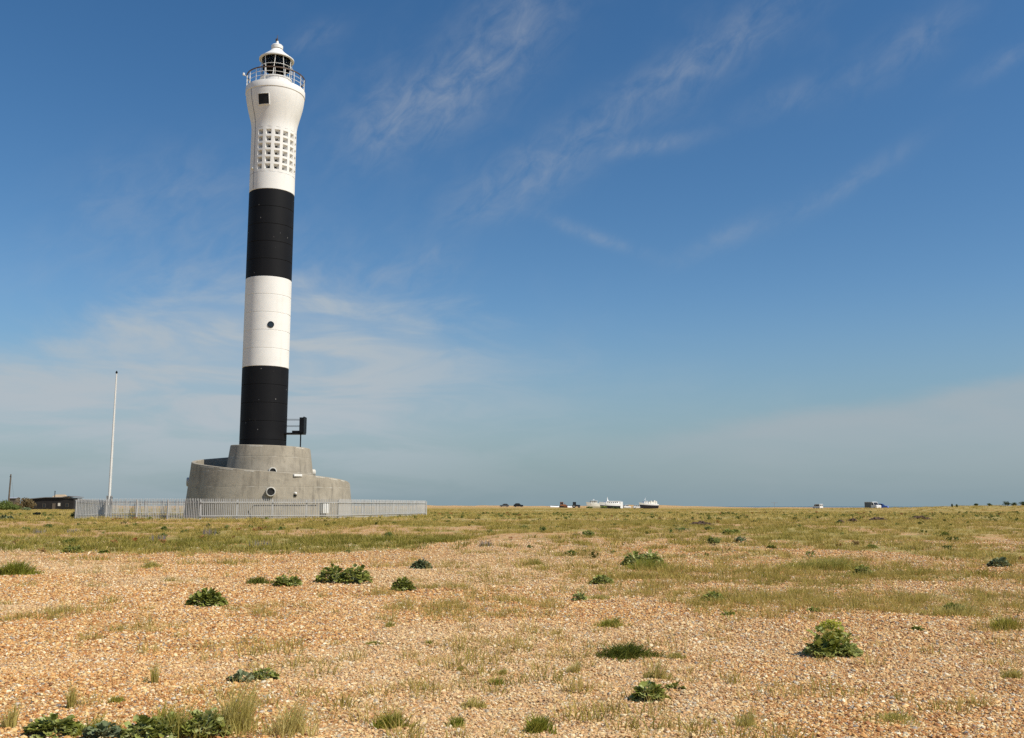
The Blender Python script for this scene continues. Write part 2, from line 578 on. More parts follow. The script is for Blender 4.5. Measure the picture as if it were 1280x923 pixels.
def cover(x, y):
    """share of the shingle that is grown over, and how green it is"""
    x = np.asarray(x, float); y = np.asarray(y, float)
    wob = (fbm(x, y, 6.0, 21, 4) - 0.5)
    yb = 29.3 + 12.0 * sst(-4, 0.5, x) * (1 - sst(6, 13, x)) - 10.0 * sst(8, 15, x) + wob * (3 + 12 * sst(0, 6, x))
    c = sst(-1.4, 2.2, y - yb) * (0.74 + 0.26 * sst(85, 130, y))
    patch = fbm(x, y, 3.2, 33, 4)
    thin = sst(36, 41, y) * (1 - sst(66, 74, y)) + 0.9 * sst(2, 10, x) * (1 - sst(52, 90, y))
    c = c * (1 - np.clip(thin, 0, 1) * sst(0.60, 0.40, patch) * 0.85)
    fine = fbm(x, y, 1.5, 91, 4)
    c = np.maximum(c, sst(16, 28, y) * sst(-4, 2, x) * sst(0.44, 0.62, fine) * 0.55)
    c = np.maximum(c, sst(5.5, 19, y + wob * 16) * sst(-2, 5, x) * sst(0.44, 0.66, fbm(x, y, 2.1, 95, 5)) * 0.55)
    c = np.maximum(c, sst(0.60, 0.74, fbm(x, y, 2.4, 41, 4)) * (0.30 + 0.35 * sst(0, 6, x)) * sst(8, 13, y))
    lush = np.clip(sst(28.0, 31, y) * (1 - sst(34.5, 40.0, y)) * (1 - sst(-4, 6, x)) * 0.55 + (fbm(x, y, 9.0, 55, 3) - 0.5) * 0.9 + 0.10, 0, 1)
    bank = np.exp(-((y - 455) / 40.0) ** 2)
    c = c * (1 - 0.6 * bank)
    brown = np.clip(sst(95, 150, y) * (0.3 + 0.9 * fbm(x, y, 30.0, 61, 3)), 0, 1)
    return np.clip(c, 0, 1), lush, brown


def axis_lines(lo, hi, fine_lo, fine_hi, step, grow):
    a = list(np.arange(fine_lo, fine_hi, step))
    s = step; v = fine_hi
    while v < hi:
        a.append(v); s *= grow; v += s
    a.append(hi)
    s = step * grow; v = fine_lo - s
    b = []
    while v > lo:
        b.append(v); s *= grow; v -= s
    b.append(lo)
    return np.array(sorted(set(b + a)))


def grid_mesh(name, xs, ys, Z):
    nx, ny = len(xs), len(ys)
    X, Y = np.meshgrid(xs, ys)
    co = np.stack([X, Y, Z], -1).reshape(-1, 3).astype(np.float32)
    i = np.arange(nx * ny).reshape(ny, nx)
    q = np.stack([i[:-1, :-1], i[:-1, 1:], i[1:, 1:], i[1:, :-1]], -1).reshape(-1, 4).astype(np.int32)
    me = bpy.data.meshes.new(name)
    me.vertices.add(len(co)); me.vertices.foreach_set('co', co.ravel())
    me.loops.add(q.size); me.loops.foreach_set('vertex_index', q.ravel())
    me.polygons.add(len(q))
    me.polygons.foreach_set('loop_start', np.arange(0, q.size, 4, dtype=np.int32))
    me.polygons.foreach_set('loop_total', np.full(len(q), 4, np.int32))
    me.polygons.foreach_set('use_smooth', np.ones(len(q), bool))
    me.update(calc_edges=True)
    return me


PEB = [(0.0, (0.19, 0.07, 0.02)), (0.16, (0.43, 0.175, 0.05)), (0.42, (0.61, 0.315, 0.097)), (0.66, (0.69, 0.435, 0.165)),
       (0.82, (0.77, 0.585, 0.30)), (0.91, (0.83, 0.73, 0.53)), (0.955, (0.42, 0.36, 0.29)), (1.0, (0.14, 0.13, 0.115))]


def ground_mat():
    m, N, b = mat('shingle_and_turf')
    g = N.n('ShaderNodeNewGeometry').outputs['Position']
    x, y, z = N.sep(g)
    p2 = N.xyz(x, y, 0.0)
    wob = N.noise(p2, 12.0, 2, out=1)
    pv = N.n('ShaderNodeVectorMath', operation='ADD')
    N.put(pv.inputs[0], p2)
    sc = N.n('ShaderNodeVectorMath', operation='SCALE'); N.put(sc.inputs[0], wob); sc.inputs['Scale'].default_value = 0.04
    N.put(pv.inputs[1], sc.outputs[0])
    pv = pv.outputs[0]
    rc = N.sep(N.vor(pv, 30.0, out='Color'))[0]
    rc2 = N.sep(N.vor(pv, 9.0, out='Color'))[1]
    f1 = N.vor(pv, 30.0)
    f2 = N.vor(pv, 9.0)
    st = N.ramp(rc, PEB)
    st = N.mix(0.40, st, N.ramp(rc2, PEB))
    tone = N.noise(p2, 0.55, 5, 0.6)
    st = N.mix(N.smooth(tone, 0.42, 0.75, 0.0, 0.35), st, (0.60, 0.44, 0.23))
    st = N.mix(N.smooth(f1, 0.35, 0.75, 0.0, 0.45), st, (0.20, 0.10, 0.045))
    # turf
    ca = N.n('ShaderNodeAttribute', attribute_name='cover').outputs['Fac']
    la = N.n('ShaderNodeAttribute', attribute_name='lush').outputs['Fac']
    ba = N.n('ShaderNodeAttribute', attribute_name='brown').outputs['Fac']
    n1 = N.noise(p2, 1.7, 6, 0.68)
    n2 = N.noise(p2, 0.35, 5, 0.6)
    n3 = N.noise(N.xyz(N.mul(x, 0.35), y, 0.0), 0.16, 5, 0.62)
    turf = N.ramp(N.noise(p2, 5.0, 5, 0.7), [(0.25, (0.19, 0.16, 0.045)), (0.5, (0.36, 0.28, 0.095)), (0.75, (0.52, 0.39, 0.16))])
    turf = N.mix(N.mul(la, N.smooth(n1, 0.2, 0.6, 0.6, 1.0)), turf, (0.20, 0.18, 0.042))
    turf = N.mix(N.smooth(n2, 0.5, 0.72, 0.0, 0.45), turf, (0.24, 0.22, 0.055))
    turf = N.mix(N.mul(ba, N.smooth(n3, 0.42, 0.62, 0.0, 0.85)), turf, (0.40, 0.215, 0.065))
    turf = N.mix(N.smooth(n3, 0.50, 0.36, 0.0, 0.5), turf, (0.44, 0.34, 0.125))
    red = N.smooth(N.noise(N.xyz(N.mul(x, 0.25), y, 4.0), 0.5, 4, 0.6), 0.64, 0.72, 0.0, 0.6)
    turf = N.mix(N.mul(red, N.smooth(ca, 0.3, 0.7)), turf, (0.17, 0.055, 0.02))
    k = N.smooth(N.add(ca, N.mul(N.sub(n1, 0.5), 1.3)), 0.34, 0.72)
    c = N.mix(k, st, turf)
    N.put(b.inputs['Base Color'], c)
    b.inputs['Roughness'].default_value = 0.9
    b.inputs['Specular IOR Level'].default_value = 0.15
    h = N.add(N.mul(f1, -1.0), N.mul(f2, -0.6))
    h2 = N.add(N.mul(N.noise(p2, 6.0, 5, 0.7), 1.6), N.mul(n1, 1.6))
    hm = N.n('ShaderNodeMix', data_type='FLOAT'); N.put(hm.inputs[0], k); N.put(hm.inputs[2], h); N.put(hm.inputs[3], h2)
    N.put(b.inputs['Normal'], N.bump(hm.outputs[0], 0.8, 0.03))
    return m


M_GROUND = ground_mat()
xs = axis_lines(-900, 900, -16, 16, 0.28, 1.05)
ys = axis_lines(-120, 575, 4, 40, 0.28, 1.022)
GX, GY = np.meshgrid(xs, ys)
gme = grid_mesh('ground', xs, ys, H(GX, GY))
gme.materials.append(M_GROUND)
cv, lu, br = cover(GX, GY)
for nm, arr in (('cover', cv), ('lush', lu), ('brown', br)):
    at_ = gme.attributes.new(nm, 'FLOAT', 'POINT')
    at_.data.foreach_set('value', arr.ravel().astype(np.float32))
gro = obj('ground', gme)
gro['kind'] = 'structure'


def sea_mat():
    m, N, b = mat('sea_water')
    g = N.n('ShaderNodeNewGeometry').outputs['Position']
    N.put(b.inputs['Base Color'], N.ramp(N.noise(g, 0.01, 4), [(0.3, (0.035, 0.07, 0.085)), (0.7, (0.05, 0.095, 0.105))]))
    b.inputs['Roughness'].default_value = 0.25
    N.put(b.inputs['Normal'], N.bump(N.noise(g, 0.35, 6, 0.65), 0.6, 0.8))
    return m


sea = MB()
sea.poly([(-14000, 530, -3.0), (14000, 530, -3.0), (14000, 16000, -3.0), (-14000, 16000, -3.0)])
so = sea.build('sea', sea_mat())
so['kind'] = 'structure'

# ------------------------------------------------------------------ lighthouse
TX, TY = -21.1, 82.0
TZ = float(H(TX, TY))
LH = thing('lighthouse', 'tall round black and white banded lighthouse on a spiral concrete base', 'lighthouse', (TX, TY, 0.0))
SH = 1.94


def rb(a):      # foot radius of the outer spiral wall, a in degrees, 0 = camera side, + = right
    return 6.75 + 0.0088 * a


def zt(a):      # its top
    return float(np.interp(a, [-180, -135, -90, -45, 0, 45, 90, 135, 180], [6.15, 5.85, 5.42, 4.92, 4.42, 4.04, 3.64, 3.0, 2.2]))


def ro(a, z):
    return rb(a) - 0.10 * (z - 0.5)


def ru(a, z):   # upper tier
    return max(2.25, 3.17 + 0.0074 * a) + 0.14 * (6.4 - z)


def zu(a):
    return 6.52 - 0.0012 * a


def P(a, r, z):
    return (r * math.sin(R(a)), -r * math.cos(R(a)), z)


def spiral_shell(rf, zf, zlo, thick, zin, n=120):
    """wall with a battered outside, a rounded-off coping and an inner face down to zin(a)"""
    b = MB()
    A = [-180 + 360 * k / n for k in range(n + 1)]
    rows = []
    for a in A:
        z1 = zf(a)
        lev = [zlo + (z1 - 0.04 - zlo) * t for t in (0, .2, .4, .6, .8, 1)]
        row = [P(a, rf(a, z), z) for z in lev]
        row.append(P(a, rf(a, z1) - 0.04, z1))
        row.append(P(a, rf(a, z1) - thick + 0.03, z1))
        row.append(P(a, rf(a, z1) - thick, z1 - 0.03))
        row.append(P(a, rf(a, z1) - thick, zin(a)))
        rows.append(row)
    m = len(rows[0])
    vs = [p for r in rows for p in r]
    fs = []
    for k in range(n):
        for j in range(m - 1):
            fs.append((k * m + j, (k + 1) * m + j, (k + 1) * m + j + 1, k * m + j + 1))
    b.raw(vs, fs)
    b.poly([rows[0][j] for j in range(m)] + [P(-180, rf(-180, zf(-180)) - thick, zlo)])
    b.poly(list(reversed([rows[-1][j] for j in range(m)] + [P(180, rf(180, zf(180)) - thick, zlo)])))
    return b


base = spiral_shell(ro, zt, TZ - 0.35, 0.30, lambda a: min(zt(a), 99) - 1.15).build('spiral_base_wall', M_CONC, LH, 'auto')
# ramp
b = MB()
n = 120
A = [-180 + 360 * k / n for k in range(n + 1)]
vs = []
for a in A:
    z = zt(a) - 1.1
    vs += [P(a, ru(a, z) - 0.1, z), P(a, ro(a, zt(a)) - 0.28, z)]
b.raw(vs, [(2 * k, 2 * k + 1, 2 * k + 3, 2 * k + 2) for k in range(n)])
b.build('ramp', M_CONC, LH)
tier = spiral_shell(ru, zu, 1.0, 0.30, lambda a: zu(a) - 0.14).build('upper_base_wall', M_CONC, LH, 'auto')
b = MB()
b.poly([P(a, ru(a, zu(a)) - 0.29, 6.40) for a in A[:-1]])
b.build('landing_floor', M_CONC, LH)
# lime crust along the coping (breaks of pale crust)
b = MB()
for (a0, a1, rf, zf, dz) in [(-38, -22, ro, zt, -.10), (-17, -6, ro, zt, -.08), (2, 9, ro, zt, -.07), (52, 60, ro, zt, -.06), (64, 73, ro, zt, -.07),
                             (78, 84, ro, zt, -.06), (-5, 15, ru, zu, -.07), (62, 78, ru, zu, -.06)]:
    k = 6
    for i in range(k):
        p, q = a0 + (a1 - a0) * i / k, a0 + (a1 - a0) * (i + 1) / k
        hh = 0.05 + 0.03 * random.random()
        z0, z1 = zf(p) + dz, zf(q) + dz
        b.poly([P(p, rf(p, z0 - hh) + 0.004, z0 - hh), P(q, rf(q, z1 - hh) + 0.004, z1 - hh), P(q, rf(q, z1) + 0.004, z1), P(p, rf(p, z0) + 0.004, z0)])
b.build('lime_crust', M_LIME, base)['kind'] = 'stuff'


def radial(a, r, z):
    """matrix: local -Y points outwards from the tower at angle a"""
    return Matrix.Translation(P(a, r, z)) @ Matrix.Rotation(R(a), 4, 'Z')


M_RIM = plain('weathered_white_pipe', (0.56, 0.54, 0.48), 0.7, 0, 0.2, 5)


def vent(a, rf, z, parent, rr):
    M = radial(a, rf(a, z), z)
    ring = MB(); g = MB()
    prof = [(rr, 0.15), (rr, -0.26), (rr - 0.03, -0.29), (rr - 0.07, -0.29), (rr - 0.08, -0.26), (rr - 0.08, 0.1)]
    S = 28
    vs = []
    for (r, yy) in prof:
        for k in range(S):
            t = 2 * math.pi * k / S
            vs.append((r * math.cos(t), yy, r * math.sin(t)))
    fs = [(j * S + k, j * S + (k + 1) % S, (j + 1) * S + (k + 1) % S, (j + 1) * S + k) for j in range(len(prof) - 1) for k in range(S)]
    ring.raw([M @ Vector(v) for v in vs], fs)
    o = ring.build('vent_pipe', M_RIM, parent, 'auto')
    g.poly([M @ Vector(((rr - 0.085) * math.cos(2 * math.pi * k / S), -0.16, (rr - 0.085) * math.sin(2 * math.pi * k / S))) for k in range(S)])
    for i in range(7):
        zz = (-0.75 + 0.25 * i) * (rr - 0.09)
        ww = math.sqrt(max(0.0, (rr - 0.09) ** 2 - zz ** 2))
        g.box(-ww, ww, -0.20, -0.165, zz - 0.012, zz + 0.012, M)
    g.build('vent_grille', M_GRILLE, o)


vent(20.4, ro, 2.66, LH, 0.37)
vent(-80, ro, 3.55, LH, 0.37)
vent(27, ru, 4.33, LH, 0.33)
vent(120, ru, 4.42, LH, 0.30)
# plaque-like light fitting, bulkhead lamp, cabinet, conduit
M = radial(38.5, ro(38.5, 3.96), 3.96)
b = MB(); b.box(-0.34, 0.34, -0.10, 0.04, -0.075, 0.075, M); b.box(-0.36, 0.36, -0.03, 0.04, -0.095, 0.095, M)
b.build('strip_light', M_TRIM, LH)
M = radial(36.5, ro(36.5, 2.55), 2.55)
b = MB(); b.raw([M @ Vector((v[0], v[2], v[1])) for v in MB().lathe([(0.04, -0.22), (0.085, -0.18), (0.10, -0.10), (0.10, 0.06)], 14, cap=(True, False)).v],
                MB().lathe([(0.04, -0.22), (0.085, -0.18), (0.10, -0.10), (0.10, 0.06)], 14, cap=(True, False)).f)
b.build('bulkhead_lamp', M_TRIM, LH, 'auto')
b = MB(); b.box(-0.10, 0.10, -0.12, 0.02, -0.22, -0.13, M); b.build('lamp_bracket', M_DARK, LH)
M = radial(57, ro(57, 1.4) + 0.16, 1.40)
b = MB(); b.box(-0.34, 0.34, -0.16, 0.20, -0.40, 0.40, M); cab = b.build('cabinet', M_TRIM, LH)
b = MB(); b.box(-0.36, 0.36, -0.19, 0.20, 0.403, 0.44, M); b.build('cabinet_lid', M_GALV_DARK, cab)
b = MB(); b.box(-0.012, 0.012, -0.166, -0.162, -0.38, 0.38, M); b.build('door_gap', M_DARK, cab)
pts = [P(a, ro(a, 1.62) + 0.02, 1.62) for a in range(10, 54, 2)]
b = MB(); b.tube(pts, 0.022, 6); b.tube([pts[0], P(7, ro(7, 1.1) + 0.02, 1.2), P(9, ro(9, 0.7) + 0.02, 0.6)], 0.022, 6)
b.build('conduit', M_DARK, LH)

# shaft rings, each a precast drum with eased edges so that the joints read
ring_me = {}


def ring(z0, z1, m, key):
    if (key, round(z1 - z0, 3)) not in ring_me:
        h = z1 - z0
        ring_me[(key, round(h, 3))] = MB().lathe([(SH - 0.06, 0.0), (SH - 0.03, 0.0), (SH, 0.03), (SH, h - 0.03), (SH - 0.03, h), (SH - 0.06, h)], 64).mesh('tower_ring', m, 'auto')
    return obj('tower_ring', ring_me[(key, round(z1 - z0, 3))], LH, (0, 0, z0))


PIT = 1.54
z = 13.2
ring(6.30, 7.04, M_BLACK, 'k')
for k in range(4):
    ring(7.04 + k * PIT, 7.04 + (k + 1) * PIT, M_BLACK, 'k')
for k in range(5):
    ring(13.2 + k * PIT, 13.2 + (k + 1) * PIT, M_WHITE, 'w')
for k in range(5):
    ring(20.9 + k * PIT, 20.9 + (k + 1) * PIT, M_BLACK, 'k')
ring(28.6, 30.14, M_WHITE, 'w')
# porthole
pz, pa = 16.72, 23.0
M = radial(pa, SH, pz)
S = 24
b = MB()
prof = [(0.275, 0.05), (0.275, -0.045), (0.25, -0.05), (0.23, -0.045), (0.23, -0.01)]
vs = [M @ Vector((r * math.cos(2 * math.pi * k / S), yy, r * math.sin(2 * math.pi * k / S))) for (r, yy) in prof for k in range(S)]
b.raw(vs, [(j * S + k, j * S + (k + 1) % S, (j + 1) * S + (k + 1) % S, (j + 1) * S + k) for j in range(len(prof) - 1) for k in range(S)])
po = b.build('porthole', M_DARK, LH, 'auto')
b = MB(); b.poly([M @ Vector((0.235 * math.cos(2 * math.pi * k / S), -0.012, 0.235 * math.sin(2 * math.pi * k / S))) for k in range(S)])
b.build('glass', M_GLASSDARK, po)

# horn block: 10 columns x 6 rows of pyramid recesses
HZ0, HZ1 = 30.14, 34.20
cols = [-21.5 + 22.2 * k for k in range(10)]
hw = 7.1                                   # half width in degrees
rows_c = [30.45 + 0.625 * k + 0.155 for k in range(6)]
hh = 0.218
acuts = []
for c in cols:
    acuts += [(c - hw, c + hw, True)]
segs = []
prev = cols[0] - hw - 0.0
for i, c in enumerate(cols):
    segs.append((c - hw, c + hw, True))
    nxt = cols[i + 1] - hw if i + 1 < len(cols) else cols[0] - hw + 360
    span = nxt - (c + hw)
    kk = max(2, int(round(span / 5.0)))
    for j in range(kk):
        segs.append((c + hw + span * j / kk, c + hw + span * (j + 1) / kk, False))
zl = [(HZ0, rows_c[0] - hh, False)]
for i, rc_ in enumerate(rows_c):
    zl.append((rc_ - hh, rc_ + hh, True))
    nz = rows_c[i + 1] - hh if i < 5 else HZ1
    zl.append((rc_ + hh, nz, False))
b = MB()
for (a0, a1, ha) in segs:
    parts = [(a0, a1)] if not ha else None
    for (z0, z1, hz) in zl:
        if ha and hz:
            continue
        b.poly([P(a0, SH, z0), P(a1, SH, z0), P(a1, SH, z1), P(a0, SH, z1)])
hb = b.build('horn_block', M_WHITE, LH)
rec = MB()
mo = [P(-hw, SH, -hh), P(hw, SH, -hh), P(hw, SH, hh), P(-hw, SH, hh)]
yi = -(SH * math.cos(R(hw)) - 0.40)
mi = [(-0.09, yi, -0.085), (0.09, yi, -0.085), (0.09, yi, 0.085), (-0.09, yi, 0.085)]
for k in range(4):
    rec.poly([mo[k], mo[(k + 1) % 4], mi[(k + 1) % 4], mi[k]])
rec_me = rec.mesh('horn_recess', M_WHITE)
dk = MB().poly([(p[0], p[1] + 0.002, p[2]) for p in mi]); dk_me = dk.mesh('horn_mouth', M_VOID)
for c in cols:
    for rc_ in rows_c:
        o = obj('horn_recess', rec_me, LH, (0, 0, rc_), (0, 0, R(c)))
        obj('horn_mouth', dk_me, o)

# flared head
head = [(SH, 34.20), (1.945, 34.5), (1.975, 34.8), (2.03, 35.1), (2.10, 35.4), (2.175, 35.7), (2.255, 36.0), (2.33, 36.3), (2.40, 36.6), (2.455, 36.9), (2.50, 37.2), (2.525, 37.5), (2.53, 37.66)]
MB().lathe(head, 72).build('flared_head', M_WHITE, LH, 'auto')
MB().lathe([(2.40, 37.63), (2.55, 37.63), (2.575, 37.66), (2.58, 38.18), (2.56, 38.22), (2.50, 38.24), (1.2, 38.26)], 72).build('gallery_deck', M_WHITE, LH, 'auto')


def headr(z):
    return float(np.interp(z, [p[1] for p in head], [p[0] for p in head]))


# square window in the head
wa, wz0, wz1 = -10.0, 36.05, 36.93
b = MB(); fr = MB()
hwid = 0.47


def hp(dx, z, off):
    r = headr(z) + off
    a = math.degrees(math.asin(dx / r)) + wa
    return P(a, r, z)


dxs = [-hwid + 2 * hwid * k / 6 for k in range(7)]
for k in range(6):
    b.poly([hp(dxs[k], wz0, 0.03), hp(dxs[k + 1], wz0, 0.03), hp(dxs[k + 1], wz1, 0.03), hp(dxs[k], wz1, 0.03)])
wo_ = b.build('window', M_VOID, LH)


def hbar(fr, x0, x1, z0, z1, off):
    k = 4
    for i in range(k):
        p, q = x0 + (x1 - x0) * i / k, x0 + (x1 - x0) * (i + 1) / k
        o_ = [hp(p, z0, off), hp(q, z0, off), hp(q, z1, off), hp(p, z1, off)]
        i_ = [hp(p, z0, -0.02), hp(q, z0, -0.02), hp(q, z1, -0.02), hp(p, z1, -0.02)]
        fr.raw(o_ + i_, [(0, 1, 2, 3), (0, 4, 5, 1), (1, 5, 6, 2), (2, 6, 7, 3), (3, 7, 4, 0)])


hbar(fr, -hwid - 0.05, hwid + 0.05, wz1, wz1 + 0.05, 0.07)
hbar(fr, -hwid - 0.05, hwid + 0.05, wz0 - 0.05, wz0, 0.07)
hbar(fr, -hwid - 0.05, -hwid, wz0, wz1, 0.065)
hbar(fr, hwid, hwid + 0.05, wz0, wz1, 0.065)
fr.build('window_frame', M_WHITE, wo_)
# down-conductor cable on the left of the head, small bracket
pts = [P(-40, headr(z) + 0.025, z) for z in np.linspace(37.6, 34.2, 12)] + [P(-40, SH + 0.025, z) for z in (33, 31.5, 30.0, 28.7)]
MB().tube(pts, 0.018, 5).build('conductor_cable', M_GALV_DARK, LH)
M = radial(-46, SH, 30.55)
b = MB(); b.box(-0.16, 0.16, -0.14, 0.03, -0.03, 0.03, M); b.build('bracket', M_TRIM, LH)

# gallery railing
rail = MB().tube([P(a, 2.50, 39.38) for a in np.linspace(-180, 180, 73)], 0.06, 8, False).build('gallery_rail', M_BRONZE, LH, 'auto')
for zz in (38.62, 39.0):
    MB().tube([P(a, 2.50, zz) for a in np.linspace(-180, 180, 73)], 0.018, 6, False).build('mid_rail', M_TRIM, rail, 'auto')
pm = MB().box(-0.018, 0.018, -0.028, 0.028, 0, 1.12).mesh('rail_post', M_TRIM)
for k in range(18):
    a = -168 + 20 * k
    obj('rail_post', pm, rail, P(a, 2.50, 38.22), (0, 0, R(a)))
b = MB(); b.tube([P(-70, 2.5, 39.25), P(-70, 2.78, 39.30)], 0.03, 6)
o = b.build('lamp_arm', M_TRIM, rail)
c = P(-70, 2.80, 39.36)
MB().lathe([(0.05, -0.1), (0.10, -0.06), (0.10, 0.10), (0.04, 0.16)], 12, cap=(True, True)).build('small_lamp', M_TRIM, rail, 'auto', loc=c)

# lantern
lan = MB().lathe([(1.36, 38.24), (1.36, 39.10), (1.42, 39.12), (1.42, 39.20), (1.2, 39.21)], 48).build('lantern_wall', M_WHITE, LH, 'auto')
for k in range(8):
    a = -22 + 45 * k
    M = radial(a, 1.362, 38.68)
    b = MB(); b.box(-0.008, 0.008, -0.006, 0.01, -0.4, 0.4, M); b.build('panel_joint', M_GALV_DARK, lan)
NB = 10
GZ0, GZ1 = 39.2, 41.12
offs = [8 if k % 2 == 0 else -8 for k in range(NB + 1)]
for k in range(NB):
    a0, a1 = 6 + 36 * k, 6 + 36 * (k + 1)
    o0, o1 = offs[k] * (1 if True else 0), offs[(k + 1) % NB if k + 1 < NB else 0]
    b = MB()
    for i in range(5):
        t0, t1 = i / 5, (i + 1) / 5
        def an(t, s):   # s=-1 bottom, +1 top
            l = a0 + o0 * s * 0.5; r_ = a1 + o1 * s * 0.5
            return l + (r_ - l) * t
        b.poly([P(an(t0, -1), 1.30, GZ0), P(an(t1, -1), 1.30, GZ0), P(an(t1, 1), 1.30, GZ1), P(an(t0, 1), 1.30, GZ1)])
        b.poly([P(an(t0, 1), 1.288, GZ1), P(an(t1, 1), 1.288, GZ1), P(an(t1, -1), 1.288, GZ0), P(an(t0, -1), 1.288, GZ0)])
    b.build('pane', M_GLASS, LH)
    b = MB(); b.tube([P(a0 - o0 * 0.5, 1.33, GZ0 - 0.02), P(a0 + o0 * 0.5, 1.33, GZ1 + 0.02)], 0.032, 8)
    b.build('glazing_bar', M_TRIM, LH)
MB().lathe([(1.18, 40.25), (1.18, 41.15)], 40).build('dark_drum', M_VOID, LH)  # near-black drum added to make the upper panes look dark
MB().lathe([(1.19, 39.25), (0.45, 39.3), (0.3, 39.6), (0.18, 39.62), (0.18, 40.0), (0.3, 40.02), (0.34, 40.3), (0.3, 40.75), (0.05, 40.8)], 28).build('lamp_optic', M_DARK, LH, 'auto')
MB().tube([P(a, 1.50, 40.22) for a in np.linspace(-180, 180, 49)], 0.02, 6, False).build('lantern_rail', M_TRIM, LH, 'auto')
pm2 = MB().box(-0.02, 0.02, -0.16, 0.0, -0.02, 0.02).mesh('rail_bracket', M_TRIM)
for k in range(NB):
    obj('rail_bracket', pm2, LH, P(6 + 36 * k, 1.33, 40.22), (0, 0, R(6 + 36 * k)))
roof = MB().lathe([(1.10, 41.12), (1.48, 41.06), (1.53, 41.08), (1.53, 41.17), (1.45, 41.22), (1.2, 41.42), (0.95, 41.62), (0.72, 41.82), (0.55, 42.0), (0.48, 42.1)], 48)
roof = roof.build('lantern_roof', M_TRIM, LH, 'auto')
MB().lathe([(1.12, 41.121), (0.3, 41.35), (0.0, 41.36)], 32).build('lantern_ceiling', M_VOID, LH)
MB().lathe([(0.42, 42.05), (0.42, 42.16), (0.50, 42.2), (0.52, 42.46), (0.46, 42.54), (0.25, 42.66), (0.13, 42.74), (0.10, 42.95), (0.0, 42.96)], 28).build('roof_vent', M_TRIM, roof, 'auto')
b = MB(); b.tube([(0, 0, 42.9), (0, 0, 43.55)], 0.022, 6); b.box(-0.02, 0.02, -0.16, 0.16, 43.0, 43.22); b.box(-0.16, -0.02, -0.03, 0.03, 42.93, 43.2)
b.build('finial', M_BRONZE, roof)

# small black access platform on the right of the shaft
pl = MB(); px0, px1 = 1.90, 3.52
pl.box(px0, px1, -0.5, 0.5, 7.58, 7.70)
pl.box(2.55, px1, -0.52, 0.52, 7.70, 7.86)
pf = pl.build('platform', M_DARK, LH)
b = MB(); b.box(3.16, 3.54, -0.55, -0.49, 7.70, 8.98); b.box(3.46, 3.54, -0.49, 0.55, 7.70, 9.05); b.build('end_panel', M_DARK, pf)
b = MB(); b.tube([(3.18, 0.0, 6.42), (3.18, 0.0, 7.6)], 0.055, 8); b.build('support_post', M_DARK, pf)
for zz in (8.28, 8.83):
    for yy in (-0.46, 0.46):
        MB().tube([(1.85, yy, zz), (3.2, yy, zz)], 0.018, 6).build('guard_rail', M_DARK, pf)

# ------------------------------------------------------------------ palisade fence round the compound
FP = [Vector((-32.5, 73.0)), Vector((-22.3, 70.0)), Vector((-13.3, 75.3)), Vector((-8.66, 98.0)), Vector((-22.0, 112.0)), Vector((-42.5, 104.0))]
FH = 1.5
fence = thing('palisade_fence', 'pale galvanised palisade fence round the foot of the lighthouse', 'fence', on_ground(-22.3, 70.0))
f0 = fence.location
pw = 0.029
pal = MB()
fo = [(-pw, 0.012, 0.03), (0, -0.012, 0.03), (pw, 0.012, 0.03)]
vs = fo + [(-pw, 0.012, FH - 0.07), (0, -0.012, FH - 0.03), (pw, 0.012, FH - 0.07), (0, 0.004, FH)]
pal.raw(vs, [(0, 1, 4, 3), (1, 2, 5, 4), (3, 4, 6), (4, 5, 6), (2, 0, 3, 5), (5, 3, 6), (0, 2, 1)])
pale_me = pal.mesh('pale', M_GALV)
post_me = MB().box(-0.03, 0.03, -0.05, 0.05, -0.15, FH - 0.10).mesh('post', M_GALV)
n_p = 0
restp = MB()
for i in range(len(FP)):
    A_, B_ = FP[i], FP[(i + 1) % len(FP)]
    d = B_ - A_
    L = d.length
    d = d / L
    nrm = Vector((d.y, -d.x))                      # outward side
    ang = math.atan2(d.y, d.x)
    front = i in (0, 1, 2)
    out = 1 if i in (1, 2) else -1
    nb = max(1, round(L / 2.75))
    for k in range(nb + (1 if i == len(FP) - 1 else 0)):
        q = A_ + d * (L * k / nb) - nrm * 0.09 * out
        obj('post', post_me, fence, on_ground(q.x, q.y) - f0, (0, 0, ang))
    for zz in (0.24, 1.22):
        for k in range(nb):
            q0 = A_ + d * (L * k / nb) + nrm * 0.03 * out; q1 = A_ + d * (L * (k + 1) / nb) + nrm * 0.03 * out
            g0, g1 = on_ground(q0.x, q0.y) - f0, on_ground(q1.x, q1.y) - f0
            rl = MB()
            e = Vector((nrm.x, nrm.y, 0)) * 0.022
            up = Vector((0, 0, 0.03)); w = Vector((0, 0, zz))
            vs = [g0 + w - e - up, g1 + w - e - up, g1 + w + e - up, g0 + w + e - up, g0 + w - e + up, g1 + w - e + up, g1 + w + e + up, g0 + w + e + up]
            rl.raw(vs, [(0, 3, 2, 1), (4, 5, 6, 7), (0, 1, 5, 4), (1, 2, 6, 5), (2, 3, 7, 6), (3, 0, 4, 7)])
            rl.build('rail', M_GALV, fence)
    npal = int(L / 0.137)
    for k in range(npal):
        q = A_ + d * (L * (k + 0.5) / npal)
        loc = on_ground(q.x, q.y) - f0
        if front and n_p < 300:
            obj('pale', pale_me, fence, loc, (rng.normal(0, 0.008), rng.normal(0, 0.008), ang + rng.normal(0, 0.08))); n_p += 1
        else:
            M = Matrix.Translation(loc) @ Matrix.Rotation(ang, 4, 'Z')
            restp.raw([M @ Vector(v) for v in pal.v], pal.f)
o = restp.build('pale', M_GALV, fence)
o['kind'] = 'stuff'

